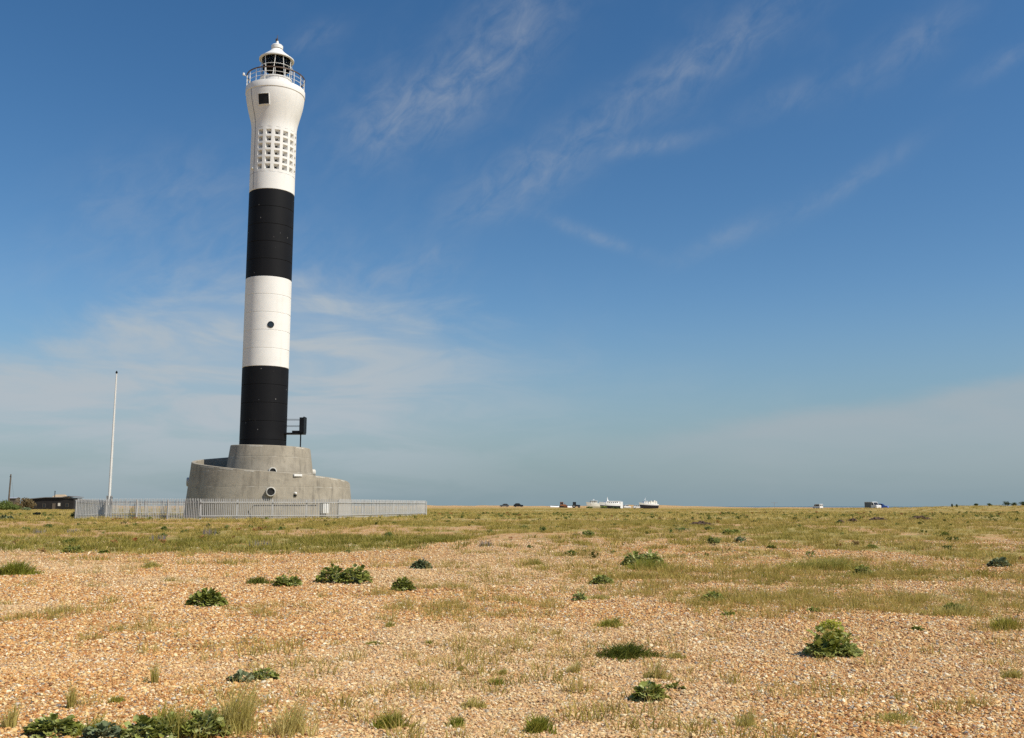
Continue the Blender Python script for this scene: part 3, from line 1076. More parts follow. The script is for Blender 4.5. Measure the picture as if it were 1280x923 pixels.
# ------------------------------------------------------------------ flagpole
fx, fy = -30.95, 75.0
fz = float(H(fx, fy))
fl = thing('flagpole', 'slender white flagpole rising behind the fence left of the lighthouse', 'flagpole', (fx, fy, fz))
MB().lathe([(0.095, 1.0), (0.10, 1.5), (0.095, 4.0), (0.07, 8.0), (0.045, 11.2)], 14, cap=(True, True)).build('pole', M_POLE, fl, 'auto')
MB().lathe([(0.05, 11.2), (0.075, 11.22), (0.085, 11.3), (0.05, 11.38), (0.01, 11.42)], 12, cap=(True, True)).build('finial', M_DARK, fl, 'auto')
for s in (-1, 1):
    b = MB(); b.box(s * 0.16 - 0.035, s * 0.16 + 0.035, -0.1, 0.1, -0.2, 1.72); b.build('mounting_cheek', M_GALV_DARK, fl)
b = MB(); b.tube([(-0.22, 0, 1.55), (0.24, 0, 1.55)], 0.04, 8); b.tube([(-0.22, 0, 1.1), (0.24, 0, 1.1)], 0.03, 8); b.build('pivot_bolt', M_DARK, fl)
b = MB(); b.tube([(0.12, -0.05, 1.4), (0.10, -0.05, 6), (0.07, -0.03, 11.2)], 0.008, 4); b.build('halyard', M_POLE, fl)


# ------------------------------------------------------------------ foliage builders
def blades(n, h, spread, width, lean, seed, bend=0.5, hvar=0.5, seg=2, wind=None):
    """a tuft of tapering, bent grass blades"""
    rr = np.random.default_rng(seed)
    b = MB()
    for i in range(n):
        a = rr.uniform(0, 2 * math.pi)
        r = spread * math.sqrt(rr.uniform())
        x0, y0 = r * math.cos(a), r * math.sin(a)
        hh_ = h * (1 - hvar * rr.uniform())
        oa = a + rr.normal() * 0.7 if wind is None or rr.uniform() < 0.45 else wind + rr.normal() * 0.6
        ln = lean * (0.3 + rr.uniform()) * hh_
        wa_ = rr.uniform(0, math.pi)
        wx, wy = width * math.cos(wa_), width * math.sin(wa_)
        pts = []
        for j in range(seg + 1):
            t = j / seg
            off = ln * (t * (1 - bend) + bend * t * t)
            pts.append((x0 + off * math.cos(oa), y0 + off * math.sin(oa), hh_ * (t - 0.25 * bend * lean * t * t)))
        i0 = len(b.v)
        for j, p in enumerate(pts[:-1]):
            k = 1 - 0.55 * j / seg
            b.v += [(p[0] - wx * k, p[1] - wy * k, p[2] - (0.02 if j == 0 else 0)), (p[0] + wx * k, p[1] + wy * k, p[2] - (0.02 if j == 0 else 0))]
        b.v.append(pts[-1])
        for j in range(seg - 1):
            b.f.append((i0 + 2 * j, i0 + 2 * j + 1, i0 + 2 * j + 3, i0 + 2 * j + 2))
        b.f.append((i0 + 2 * (seg - 1), i0 + 2 * seg - 1, i0 + 2 * seg))
    return b


def leaf_mesh(seed, mt):
    """one sea kale leaf: broad, lobed, with a wavy crinkled edge"""
    rr = np.random.default_rng(seed)
    nu, nv = 7, 5
    vs = []
    ph = rr.uniform(0, 6.28, 4)
    for i in range(nu):
        t = i / (nu - 1)
        wdt = 0.07 + 0.40 * math.sin(math.pi * min(1.0, t * 0.86 + 0.05)) ** 0.8
        if i == 0: wdt = 0.03
        wdt *= 1 + 0.22 * math.sin(9 * t + ph[0])
        droop = -0.35 * t * t + 0.10 * t
        for j in range(nv):
            s = (j / (nv - 1)) * 2 - 1
            edge = abs(s) ** 2
            zz = droop + 0.16 * abs(s) * wdt * 2 + edge * 0.075 * math.sin(11 * t + 3 * s + ph[1]) + 0.02 * math.sin(7 * s + ph[2])
            vs.append((s * wdt, t + edge * 0.05 * math.sin(8 * t + ph[3]), zz))
    fs = [(i * nv + j, i * nv + j + 1, (i + 1) * nv + j + 1, (i + 1) * nv + j) for i in range(nu - 1) for j in range(nv - 1)]
    return MB().raw(vs, fs).mesh('leaf', mt, True)


KALE_ME = [leaf_mesh(s, M_KALE) for s in range(5)]
KALE_GREY_ME = [leaf_mesh(s, M_KALE_GREY) for s in range(5)]


def rosette(px, py, wpx, hpx, label, seed=0, grey=False, dens=1.0, leaf=None, split=None, group='sea kale plants on the shingle', name='sea_kale', cat='plant', depth=0.8):
    """a low dome of kale leaves; every leaf its own object on the large plants"""
    rr = np.random.default_rng(seed + int(px) * 7 + int(py))
    g = ground(px, py - hpx * 0.18)
    k = pxm(g.y)
    a, h = wpx * k * 0.5, hpx * k * 1.02
    bd = a * depth
    t = thing(name, label, cat, g - Vector((0, 0, 0.01)), 0.0, group)
    L = leaf or min(0.095, max(0.05, 0.21 * a))
    n = int(min(330, max(14, dens * 2.6 * (a * bd + a * h) / (L * L * 0.42))))
    split = (wpx >= 30) if split is None else split
    mes = KALE_GREY_ME if grey else KALE_ME
    # two or three crowns so that the outline is uneven
    nc = max(1, int(round(a / max(0.16, h * 0.8))))
    cr = [((i + 0.5) / nc * 2 - 1 + rr.normal() * 0.08, rr.uniform(-0.4, 0.4), rr.uniform(0.72, 1.0)) for i in range(nc)]
    stem = MB()
    joined = MB()
    for i in range(n):
        ci = i % nc
        cx, cy, ch = cr[ci]
        ca = a / nc * 1.25
        az_ = rr.uniform(0, 2 * math.pi)
        q = math.sqrt(rr.uniform())
        cxm, cym = cx * (a - ca * 0.55), cy * bd * 0.5
        x = cxm + 0.62 * q * ca * math.cos(az_)
        y = cym + 0.62 * q * min(bd, ca * 1.2) * math.sin(az_)
        z = max(0.01, h * ch * (1 - 0.85 * q * q) * rr.uniform(0.45, 0.95) - 0.35 * L * (1 - q))
        elv = (72 * (1 - q) + 8 * q) + rr.normal() * 14
        sc_ = L * rr.uniform(0.7, 1.15)
        M = (Matrix.Translation((x, y, z)) @ Matrix.Rotation(az_ - math.pi / 2 + rr.normal() * 0.35, 4, 'Z')
             @ Matrix.Rotation(R(elv), 4, 'X') @ Matrix.Rotation(rr.normal() * 0.45, 4, 'Y') @ Matrix.Diagonal((sc_, sc_, sc_, 1)))
        me = mes[rr.integers(0, 5)]
        if split and i < 130:
            o = obj('leaf', me, t)
            o.matrix_local = M
        else:
            joined.raw([M @ v.co for v in me.vertices], [tuple(p.vertices) for p in me.polygons])
        if i % 3 == 0 or i < 3:
            stem.tube([(cxm * 0.8, cym * 0.8, -0.04), (0.5 * (cxm + x), 0.5 * (cym + y), z * 0.55), (x, y, z)], [0.012, 0.009, 0.006], 4)
    if joined.v:
        joined.build('foliage', mes[0].materials[0], t, True)['kind'] = 'stuff'
    stem.build('stem', M_KALE_GREY, t)
    return t, a, h


def tussock(px, py, wpx, hpx, label, mt, n=220, width=0.005, lean=0.6, seed=1, depth=0.6, group='grass tussocks on the shingle'):
    g = ground(px, py - hpx * 0.12)
    k = pxm(g.y)
    a, h = wpx * k * 0.5, hpx * k * 1.15
    b = MB()
    rr = np.random.default_rng(seed + int(px))
    cl = max(3, int(n / 26))
    for i in range(cl):
        aa = rr.uniform(0, 6.28); q = min(1.25, abs(rr.normal()) * 0.55)
        x, y = 0.86 * a * q * math.cos(aa), depth * a * q * math.sin(aa)
        s = max(0.35, 1 - 0.55 * q) * rr.uniform(0.65, 1.15)
        t = blades(26, h * s, a * 0.26, width, lean * rr.uniform(0.6, 1.6), int(rr.integers(1e6)), 0.6, 0.8, 3, rr.normal() * 0.5)
        gz = float(H(g.x + x, g.y + y)) - g.z
        b.raw([(v[0] + x, v[1] + y, v[2] + gz) for v in t.v], t.f)
    o = b.build('grass_tussock', mt, None, False, loc=g)
    return tag(o, label, 'grass', group)


def leaf_cloud(n, a, bd, h, size, seed, base=0.0, clumps=9):
    """small leaf faces gathered in clumps through a crown"""
    rr = np.random.default_rng(seed)
    b = MB()
    cs = []
    for i in range(clumps):
        q = rr.uniform(0.0, 0.8); aa = rr.uniform(0, 6.28)
        cs.append((q * a * math.cos(aa), q * bd * math.sin(aa), base + h * rr.uniform(0.25, 0.78 - 0.25 * q), rr.uniform(0.28, 0.5)))
    for i in range(n):
        c = cs[rr.integers(0, clumps)]
        d = rr.normal(size=3); d /= np.linalg.norm(d) + 1e-9
        r = rr.uniform(0.5, 1.08) * c[3]
        p = Vector((c[0] + d[0] * r * a, c[1] + d[1] * r * bd, c[2] + d[2] * r * h * 0.62))
        p.z = max(p.z, 0.02)
        s = size * rr.uniform(0.6, 1.4)
        u = Vector(rr.normal(size=3)).normalized(); v = u.orthogonal().normalized()
        b.poly([p - u * s, p + v * s * 0.55, p + u * s, p - v * s * 0.55])
    return b


def bush(px, py, Y, wpx, hpx, label, mt, n=500, seed=3, group=None, name='bush', depth=0.7, clumps=9, loc=None, cat='bush'):
    if loc is None:
        x = at(px, py, Y).x
        loc = on_ground(x, Y)
    k = pxm(loc.y)
    a, h = wpx * k * 0.5, hpx * k
    t = thing(name, label, cat, loc, 0, group)
    leaf_cloud(n, a, a * depth, h, max(0.03, 0.75 * k, a * 0.07), seed + int(px), clumps=clumps).build('crown', mt, t)
    st = MB()
    rr = np.random.default_rng(seed)
    for i in range(4):
        st.tube([(rr.normal() * a * 0.08, 0, -0.05), (rr.normal() * a * 0.25, rr.normal() * a * 0.2, h * 0.35), (rr.normal() * a * 0.45, rr.normal() * a * 0.3, h * 0.7)], [a * 0.035 + 0.004, a * 0.025 + 0.003, 0.004], 5)
    st.build('stem', M_BARK, t)
    return t


def bushg(px, py, wpx, hpx, label, mt, **kw):
    g = ground(px, py)
    return bush(px, py, g.y, wpx, hpx, label, mt, loc=g, **kw)


# ------------------------------------------------------------------ scattered stuff: points + instances
def instancer(name, label_kind, pts, scl, hue, variants, tilt=0.0):
    """ONE object whose geometry nodes set one of the variants on every point"""
    me = bpy.data.meshes.new(name)
    me.vertices.add(len(pts))
    me.vertices.foreach_set('co', pts.astype(np.float32).ravel())
    for nm, arr, ty in (('scl', scl, 'FLOAT'), ('hue', hue, 'FLOAT'), ('vid', rng.integers(0, len(variants), len(pts)).astype(np.int32), 'INT')):
        a_ = me.attributes.new(nm, ty, 'POINT')
        a_.data.foreach_set('value', arr.astype(np.int32 if ty == 'INT' else np.float32))
    rot = np.stack([rng.normal(0, tilt, len(pts)), rng.normal(0, tilt, len(pts)), rng.uniform(0, 6.283, len(pts))], -1)
    a_ = me.attributes.new('rot', 'FLOAT_VECTOR', 'POINT')
    a_.data.foreach_set('vector', rot.astype(np.float32).ravel())
    o = obj(name, me)
    o['kind'] = 'stuff'
    c = bpy.data.collections.new(name + '_kinds')
    for i, v in enumerate(variants):
        vo = bpy.data.objects.new('%s_kind_%02d' % (name, i), v)
        c.objects.link(vo)
    ng = bpy.data.node_groups.new(name + '_scatter', 'GeometryNodeTree')
    ng.interface.new_socket('Geometry', in_out='INPUT', socket_type='NodeSocketGeometry')
    ng.interface.new_socket('Geometry', in_out='OUTPUT', socket_type='NodeSocketGeometry')
    nd = ng.nodes
    gi = nd.new('NodeGroupInput'); go = nd.new('NodeGroupOutput')
    iop = nd.new('GeometryNodeInstanceOnPoints')
    ci = nd.new('GeometryNodeCollectionInfo')
    ci.inputs['Collection'].default_value = c
    ci.inputs['Separate Children'].default_value = True
    ci.inputs['Reset Children'].default_value = True
    iop.inputs['Pick Instance'].default_value = True
    mtp = nd.new('GeometryNodeMeshToPoints')

    def named(nm, dt):
        x_ = nd.new('GeometryNodeInputNamedAttribute'); x_.data_type = dt
        x_.inputs['Name'].default_value = nm
        return x_.outputs['Attribute']
    l = ng.links.new
    l(gi.outputs[0], mtp.inputs['Mesh'])
    l(mtp.outputs[0], iop.inputs['Points'])
    l(ci.outputs[0], iop.inputs['Instance'])
    l(named('vid', 'INT'), iop.inputs['Instance Index'])
    l(named('scl', 'FLOAT'), iop.inputs['Scale'])
    e2r = nd.new('FunctionNodeEulerToRotation')
    l(named('rot', 'FLOAT_VECTOR'), e2r.inputs[0])
    l(e2r.outputs[0], iop.inputs['Rotation'])
    l(iop.outputs[0], go.inputs[0])
    md = o.modifiers.new('scatter', 'NODES')
    md.node_group = ng
    return o


def wedge(n, y0, y1, margin=3.0, k=0.56):
    """random ground points in the wedge of land in front of the viewer, even per square metre"""
    y = np.sqrt(rng.uniform(y0 * y0, y1 * y1, n))
    x = rng.uniform(-1, 1, n) * (k * y + margin)
    return x, y


def pebble(seed, sub=2):
    import bmesh
    bm = bmesh.new()
    bmesh.ops.create_icosphere(bm, subdivisions=sub, radius=0.5)
    rr = np.random.default_rng(seed)
    d = [(Vector(rr.normal(size=3)).normalized(), rr.uniform(0.26, 0.44)) for _ in range(8)]
    sc_ = Vector((1.0, rr.uniform(0.62, 0.9), rr.uniform(0.42, 0.62)))
    for v in bm.verts:
        for (nn, k) in d:              # shave flats so that the stone is an irregular flint, not a ball
            q = v.co.dot(nn)
            if q > k:
                v.co -= nn * (q - k) * 0.9
        v.co = Vector((v.co.x * sc_.x, v.co.y * sc_.y, v.co.z * sc_.z))
    me = bpy.data.meshes.new('pebble')
    bm.to_mesh(me); bm.free()
    me.materials.append(M_PEBBLE)
    return me


def pebble_mat():
    m, N, b = mat('flint_pebble')
    rnd = N.n('ShaderNodeObjectInfo').outputs['Random']
    co = N.n('ShaderNodeTexCoord').outputs['Object']
    c = N.ramp(rnd, PEB)
    tn = N.n('ShaderNodeAttribute', attribute_type='INSTANCER', attribute_name='hue').outputs['Fac']
    c = N.mix(N.mul(tn, 0.38), c, (0.66, 0.52, 0.31))
    nz = N.noise(co, 3.0, 4, 0.6)
    c = N.mix(N.smooth(nz, 0.45, 0.75, 0.0, 0.35), c, (0.64, 0.42, 0.18))
    c = N.mix(N.smooth(nz, 0.42, 0.25, 0.0, 0.45), c, (0.33, 0.14, 0.05))
    N.put(b.inputs['Base Color'], c)
    b.inputs['Roughness'].default_value = 0.62
    b.inputs['Specular IOR Level'].default_value = 0.4
    return m


M_PEBBLE = pebble_mat()
PEBS = [pebble(s, 1) for s in range(10)]
px_, py_, sc_ = [], [], []
for (y0, y1, dens, s0) in ((5.4, 11, 3100, 0.0195), (11, 17, 1600, 0.025), (17, 25, 620, 0.033), (25, 36, 190, 0.042)):
    area = 0.56 * (y1 * y1 - y0 * y0) + 6 * (y1 - y0)
    nn = int(area * dens)
    x, y = wedge(nn, y0, y1)
    s = s0 * np.exp(rng.normal(0, 0.42, nn))
    cvv = cover(x, y)[0]
    keep = rng.uniform(size=nn) > cvv * 1.15
    px_.append(x[keep]); py_.append(y[keep]); sc_.append(s[keep])
x = np.concatenate(px_); y = np.concatenate(py_); s = np.concatenate(sc_)
s = np.where(rng.uniform(size=len(s)) < 0.012, s * 1.8, s)
s = np.clip(s, 0.007, 0.07)
pts = np.stack([x, y, H(x, y) + s * 0.10], -1)
instancer('shingle', 'shingle', pts, s, sst(0.46, 0.64, fbm(x, y, 5.0, 123, 4)) * (1 - 0.6 * sst(-1, 5, x)), PEBS, 0.35)

# grass cover
SHORT = [blades(26, 0.13, 0.10, 0.0035, 0.9, 100 + i).mesh('grass_tuft', M_GRASS) for i in range(4)]
TALL = [blades(16, 0.34, 0.09, 0.0028, 0.35, 200 + i, 0.6).mesh('grass_tuft', M_GRASS) for i in range(4)]
WIDE = [blades(30, 0.17, 0.20, 0.008, 0.9, 300 + i).mesh('grass_tuft', M_GRASS) for i in range(5)]
FAR = [blades(22, 0.26, 0.45, 0.022, 0.8, 400 + i).mesh('grass_tuft', M_GRASS) for i in range(4)]
clump = lambda x, y: fbm(x, y, 0.9, 71, 3)


def grass_points(y0, y1, dens, thr, sparse=0.0):
    area = 0.56 * (y1 * y1 - y0 * y0) + 6 * (y1 - y0)
    nn = int(area * dens)
    x, y = wedge(nn, y0, y1)
    c, l, br_ = cover(x, y)
    pr = c * (0.35 + 1.1 * sst(0.38, 0.62, clump(x, y))) + sparse * sst(0.56, 0.72, fbm(x, y, 1.6, 77, 3))
    pr = pr * (1 - 0.75 * br_)
    keep = rng.uniform(size=nn) < pr
    # keep the compound's base and the fenced yard thinner
    rad = np.hypot(x - TX, y - TY)
    keep &= rad > 9.0
    return x[keep], y[keep], c[keep], l[keep], br_[keep]


x, y, c, l, q = grass_points(6, 22, 38, 0, 0.28)
hue = np.clip(0.66 - 0.5 * l + rng.normal(0, 0.18, len(x)), 0, 1)
instancer('short_grass', 'grass', np.stack([x, y, H(x, y)], -1), rng.uniform(0.6, 1.4, len(x)), hue, SHORT)
x, y, c, l, q = grass_points(6, 26, 10, 0, 0.18)
instancer('tall_grass', 'grass', np.stack([x, y, H(x, y)], -1), rng.uniform(0.5, 1.15, len(x)), np.clip(0.72 - 0.3 * l + rng.normal(0, 0.15, len(x)), 0, 1), TALL)
x, y, c, l, q = grass_points(20, 62, 9, 0, 0.03)
hue = np.clip(0.66 - 0.60 * l + rng.normal(0, 0.16, len(x)), 0, 1)
instancer('meadow_grass', 'grass', np.stack([x, y, H(x, y)], -1), rng.uniform(0.5, 1.25, len(x)) * (1 + 0.4 * l), hue, WIDE)
x, y, c, l, q = grass_points(58, 300, 0.75, 0, 0.0)
hue = np.clip(0.74 - 0.45 * l + 0.12 * q + rng.normal(0, 0.16, len(x)), 0, 1)
instancer('far_grass', 'grass', np.stack([x, y, H(x, y)], -1), rng.uniform(0.5, 1.2, len(x)), hue, FAR)

# low herbs: dark green cushions, red sorrel and brown seed heads
M_HERB = leafy('low_herb', [(0.0, (0.10, 0.14, 0.03)), (0.45, (0.20, 0.22, 0.055)), (0.7, (0.27, 0.17, 0.065)), (1.0, (0.32, 0.11, 0.04))], 0.7, 0.2, attr='hue')
HERB = [leaf_cloud(46, 0.16, 0.13, 0.16, 0.03, 900 + i, clumps=5).mesh('herb', M_HERB) for i in range(5)]
nn = 30000
x, y = wedge(nn, 24, 130)
c, l, q = cover(x, y)
keep = rng.uniform(size=nn) < c * (0.03 + 0.45 * sst(0.60, 0.75, fbm(x, y, 2.5, 140, 4))) * (1 - 0.5 * sst(80, 130, y))
keep &= np.hypot(x - TX, y - TY) > 9.0
x, y, l = x[keep], y[keep], l[keep]
hue = np.clip(0.10 + 0.75 * sst(0.55, 0.7, fbm(x, y, 4.0, 150, 3)) + rng.normal(0, 0.1, len(x)), 0, 1)
instancer('low_herbs', 'herbs', np.stack([x, y, H(x, y)], -1), rng.uniform(0.5, 1.5, len(x)) * (1 + 0.3 * sst(40, 100, y)), hue, HERB)

# ------------------------------------------------------------------ sea kale
rosette(258, 762, 56, 23, 'dark green sea kale mound alone on the bare shingle left of centre', 1, dens=1.3)
rosette(361, 735, 42, 14, 'low sea kale just left of the widest kale clump', 2, dens=1.2)
rosette(430, 733, 88, 24, 'widest leafy sea kale clump in the shingle below the lighthouse', 3, dens=1.25)
rosette(504, 741, 34, 16, 'small rounded sea kale right of the widest kale clump', 4, dens=1.3)
rosette(527, 714, 32, 14, 'grey green leafy clump behind the small rounded kale', 5, grey=True, dens=1.2)
rosette(803, 711, 70, 22, 'bushy dark sea kale rising from a skirt of green grass', 6, dens=1.3)
rosette(753, 733, 34, 14, 'flat sea kale in front of the grass skirted kale', 7)
rosette(724, 753, 20, 13, 'small pale sea kale beside a straw coloured grass patch', 8)
rosette(890, 754, 34, 15, 'sea kale on open shingle right of centre', 9, dens=1.2)
rosette(1078, 723, 32, 16, 'bright sea kale below the long band of leaning grass', 10)
t11, a11, h11 = rosette(1042, 823, 84, 19, 'tall sea kale with a yellow green flowering top on orange shingle', 11, dens=1.2, leaf=0.065)
st = MB()
rr = np.random.default_rng(5)
k11 = pxm(t11.location.y)
for i in range(26):                # leafy centre shoot
    pass
t11b = []
for i in range(95):
    q = rr.uniform()
    z = (0.10 + 0.90 * rr.uniform() ** 1.5) * 31 * k11
    aa = rr.uniform(0, 6.28)
    me = KALE_ME[rr.integers(0, 5)]
    M = Matrix.Translation((-2 * k11 + rr.normal() * (16 - 0.25 * z / k11) * k11, rr.normal() * 9 * k11, z)) @ Matrix.Rotation(aa, 4, 'Z') @ Matrix.Rotation(R(rr.uniform(15, 65)), 4, 'X') @ Matrix.Rotation(rr.normal() * 0.4, 4, 'Y') @ Matrix.Diagonal((0.07, 0.07, 0.07, 1))
    o = obj('leaf', me, t11); o.matrix_local = M
b = MB()
t_ = blades(150, 46 * k11, 8 * k11, 0.003, 0.28, 77, 0.4, 0.5)
b.raw([(v[0] - 2 * k11, v[1], v[2]) for v in t_.v], t_.f)
lc = leaf_cloud(480, 15 * k11, 12 * k11, 18 * k11, 0.011, 5, clumps=18)
b.raw([(v[0] - 2 * k11, v[1], v[2] + 29 * k11) for v in lc.v], lc.f)
b.build('flower_stalk', M_YELLOW, t11)
rosette(812, 881, 46, 28, 'compact sea kale near the bottom edge below the dark tussock', 12, dens=1.2, leaf=0.055)
rosette(846, 864, 20, 11, 'tiny kale seedling right of the compact sea kale', 13, leaf=0.055)
rosette(300, 856, 30, 15, 'left half of the low kale pair above the tall straw grass', 14, leaf=0.055, grey=True)
rosette(328, 854, 36, 18, 'right half of the low kale pair above the tall straw grass', 15, leaf=0.055)
rosette(68, 922, 80, 25, 'dark sea kale at the bottom left corner', 16, dens=1.1, leaf=0.055)
rosette(130, 926, 50, 22, 'low grey kale second from the bottom left corner', 17, leaf=0.055, grey=True)
rosette(190, 926, 92, 32, 'large bottom edge sea kale grown through with grass', 18, dens=1.1, leaf=0.055)
rosette(254, 928, 66, 36, 'bottom edge sea kale shaded by the tall straw grass', 19, dens=1.2, leaf=0.055)
rosette(1248, 711, 32, 14, 'pale leafy clump near the right edge in thin grass', 20, grey=True)
rosette(1192, 771, 36, 16, 'kale half hidden in yellow grass at the right', 21)
rosette(1181, 673, 19, 8, 'dark kale on a bare shingle strip far right', 22)
rosette(914, 669, 28, 7, 'flat dark kale furthest back right of centre', 23, split=False)
rosette(964, 687, 13, 7, 'small kale at the edge of the right hand meadow', 24)
rosette(92, 693, 30, 10, 'pale green kale at the front of the lush grass band left', 25, split=False)
rosette(130, 693, 16, 6, 'little kale right of the pale green kale in the left grass band', 26)
rosette(88, 681, 22, 7, 'kale behind the pale green kale in the left grass band', 27)
rosette(1090, 687, 18, 6, 'low kale in the meadow far right of centre', 28)
rosette(910, 770, 18, 6, 'sprig of kale below the open shingle kale', 29)
rosette(1147, 790, 14, 8, 'dark kale sprig left of the half hidden kale', 30)
rosette(1017, 766, 15, 8, 'kale sprig above the yellow topped sea kale', 31)
rosette(520, 645, 22, 6, 'dark kale at the right foot of the fence', 32)
rosette(10, 652, 20, 8, 'pale kale at the far left edge of the meadow', 33, grey=True)

# small rounded shrubs in the meadow
G2 = 'low shrubs in the meadow'
bushg(893, 682, 18, 13, 'rounded grey green shrub right of centre in the meadow', M_BUSH, n=420, group=G2)
bushg(926, 679, 18, 9, 'low grey green shrub right of the rounded shrub', M_KALE_GREY, n=320, group=G2)
bushg(886, 664, 14, 7, 'small green shrub behind the rounded shrub', M_BUSH, n=260, group=G2)
bushg(852, 665, 20, 6, 'flat green shrub behind and left of the rounded shrub', M_BUSH, n=260, group=G2)
bushg(736, 671, 16, 8, 'green shrub in the meadow left of the kale with the grass skirt', M_BUSH, n=300, group=G2)
bushg(679, 666, 10, 9, 'narrow upright shrub in the meadow near the centre', M_BUSH, n=220, group=G2)
bushg(655, 662, 10, 6, 'tiny shrub left of the narrow upright shrub', M_BUSH, n=180, group=G2)
bushg(92, 648, 10, 10, 'dark shrub against the left end of the fence', M_BUSH_DK, n=260, group=G2)
bushg(486, 672, 16, 8, 'green shrub in the grass band below the fence', M_BUSH, n=240, group=G2)
bushg(206, 664, 14, 6, 'small shrub below the left part of the fence', M_BUSH, n=200, group=G2)
bushg(60, 661, 16, 7, 'small shrub left of the fence in dry grass', M_BUSH, n=200, group=G2)
bushg(48, 645, 18, 5, 'grey scrub strip left of the fence', M_BUSH_BR, n=200, group=G2)
bushg(260, 660, 7, 6, 'dot of dark scrub on the bare patch in front of the fence', M_BUSH_DK, n=120, group=G2)
bushg(283, 662, 9, 7, 'pale green scrub on the bare patch in front of the fence', M_BUSH, n=140, group=G2)
for i, (a_, b_, lab) in enumerate([(1190.3, 630.5, 'left of the two upright dark shrubs on the right horizon'), (1196.5, 630.5, 'right of the two upright dark shrubs on the right horizon')]):
    bush(a_, b_, 158, 3.4, 5.0, lab, M_BUSH_DK, n=130, seed=20 + i, group='shrubs on the right horizon', clumps=3)
for i, (a_, w_, h_, lab) in enumerate([(1221, 10, 4, 'first low dark bush right of the upright shrubs on the horizon'), (1237, 8, 4, 'second low dark bush right of the upright shrubs'),
                                       (1259, 10, 7, 'tallest dark bush on the right horizon'), (1268, 14, 4.5, 'long low bush right of the tallest horizon bush'), (1279, 12, 6, 'dark bush cut by the right edge on the horizon')]):
    bush(a_, 632, 165, w_, h_, lab, M_BUSH_DK, n=240, seed=30 + i, group='shrubs on the right horizon')

# viper's bugloss: grey-purple spikes
for i, (a_, b_, w_, h_, lab) in enumerate([(265, 670, 18, 10, 'purple grey flower spikes in front of the fence'), (197, 677, 16, 9, 'purple grey flower spikes in the left grass band'),
                                           (326, 684, 24, 9, 'purple grey flower spikes at the edge of the shingle below the lighthouse'), (608, 683, 16, 9, 'grey purple spikes at the right tip of the grass band'),
                                           (90, 667, 16, 6, 'purple grey spikes below the left end of the fence'), (50, 667, 18, 6, 'purple grey spikes at the far left of the meadow')]):
    g = ground(a_, b_); k = pxm(g.y)
    t_ = blades(34, h_ * k * 1.2, w_ * k * 0.6, 0.013, 0.12, 500 + i, 0.2, 0.5)
    tag(t_.build('flower_spikes', M_PURPLE, None, loc=g), lab, 'flowers', 'flower spikes in the meadow')

# ------------------------------------------------------------------ grass tussocks
tussock(18, 722, 62, 22, 'bright green grass mound at the left edge', M_TUSS, n=1500, width=0.007)
tussock(187, 711, 40, 9, 'thin brown green mat of grass on the left shingle', M_TUSS_STRAW, n=500, width=0.007)
tussock(322, 731, 46, 11, 'dark grass mat left of the low sea kale', M_TUSS_DK, n=700, width=0.006)
tussock(778, 824, 92, 22, 'long dark green grass tussock in the right foreground', M_TUSS_DK, n=1900, width=0.005, lean=0.9)
tussock(845, 825, 36, 11, 'yellow grass tail at the right end of the dark tussock', M_TUSS_STRAW, n=420, width=0.004)
tussock(668, 708, 34, 11, 'pale round grass tuft near the centre', M_TUSS_STRAW, n=520, width=0.006)
tussock(765, 786, 46, 15, 'green tuft above the long dark tussock', M_TUSS, n=520, width=0.005)
tussock(490, 914, 52, 24, 'fresh green tuft at the bottom edge left of centre', M_TUSS, n=620, width=0.004)
tussock(570, 910, 34, 14, 'small green tuft at the bottom edge near the centre', M_TUSS, n=320, width=0.004)
tussock(672, 920, 44, 28, 'pointed bright green tuft at the bottom edge', M_TUSS, n=700, width=0.004)
tussock(620, 858, 26, 12, 'small fresh tuft above the pointed tuft', M_TUSS, n=260, width=0.004)
tussock(628, 846, 24, 10, 'paler tuft touching the small fresh tuft', M_TUSS_STRAW, n=220, width=0.004)
tussock(720, 844, 26, 20, 'wispy straw tuft left of the dark tussock', M_TUSS_STRAW, n=180, width=0.004, lean=0.4)
tussock(820, 852, 34, 26, 'tall yellow wisps behind the compact sea kale', M_TUSS_STRAW, n=220, width=0.004, lean=0.5)
tussock(488, 786, 20, 12, 'straw wisp on the shingle left of centre', M_TUSS_STRAW, n=160, width=0.004)
tussock(465, 807, 30, 7, 'flat green tuft on the middle shingle', M_TUSS, n=200, width=0.004)
tussock(535, 806, 16, 8, 'tiny tuft right of the flat green tuft', M_TUSS, n=120, width=0.004)
tussock(575, 840, 20, 8, 'thin tuft in the middle foreground', M_TUSS_STRAW, n=140, width=0.004)
tussock(590, 887, 44, 16, 'thin olive tuft in the foreground near the centre', M_TUSS_STRAW, n=240, width=0.004)
tussock(145, 880, 30, 11, 'short green tuft above the bottom left kale', M_TUSS, n=260, width=0.004)
tussock(192, 858, 22, 30, 'thin straw wisps left of the low kale pair', M_TUSS_STRAW, n=130, width=0.0028, lean=0.25)
tussock(88, 890, 26, 36, 'thin straw wisps above the bottom left kale', M_TUSS_STRAW, n=110, width=0.0028, lean=0.25)
tussock(300, 925, 96, 78, 'tall straw grass clump at the bottom edge beside the kale', M_TUSS_STRAW, n=700, width=0.0028, lean=0.5)
tussock(362, 925, 84, 60, 'second tall straw clump right of the tallest one', M_TUSS_STRAW, n=460, width=0.0028, lean=0.55)
tussock(205, 922, 90, 36, 'green grass growing among the bottom edge kale', M_TUSS, n=520, width=0.0038, lean=0.35, depth=0.4)
tussock(230, 926, 120, 46, 'dry straw blades growing through the bottom edge kale', M_TUSS_STRAW, n=420, width=0.0028, lean=0.45, depth=0.35)
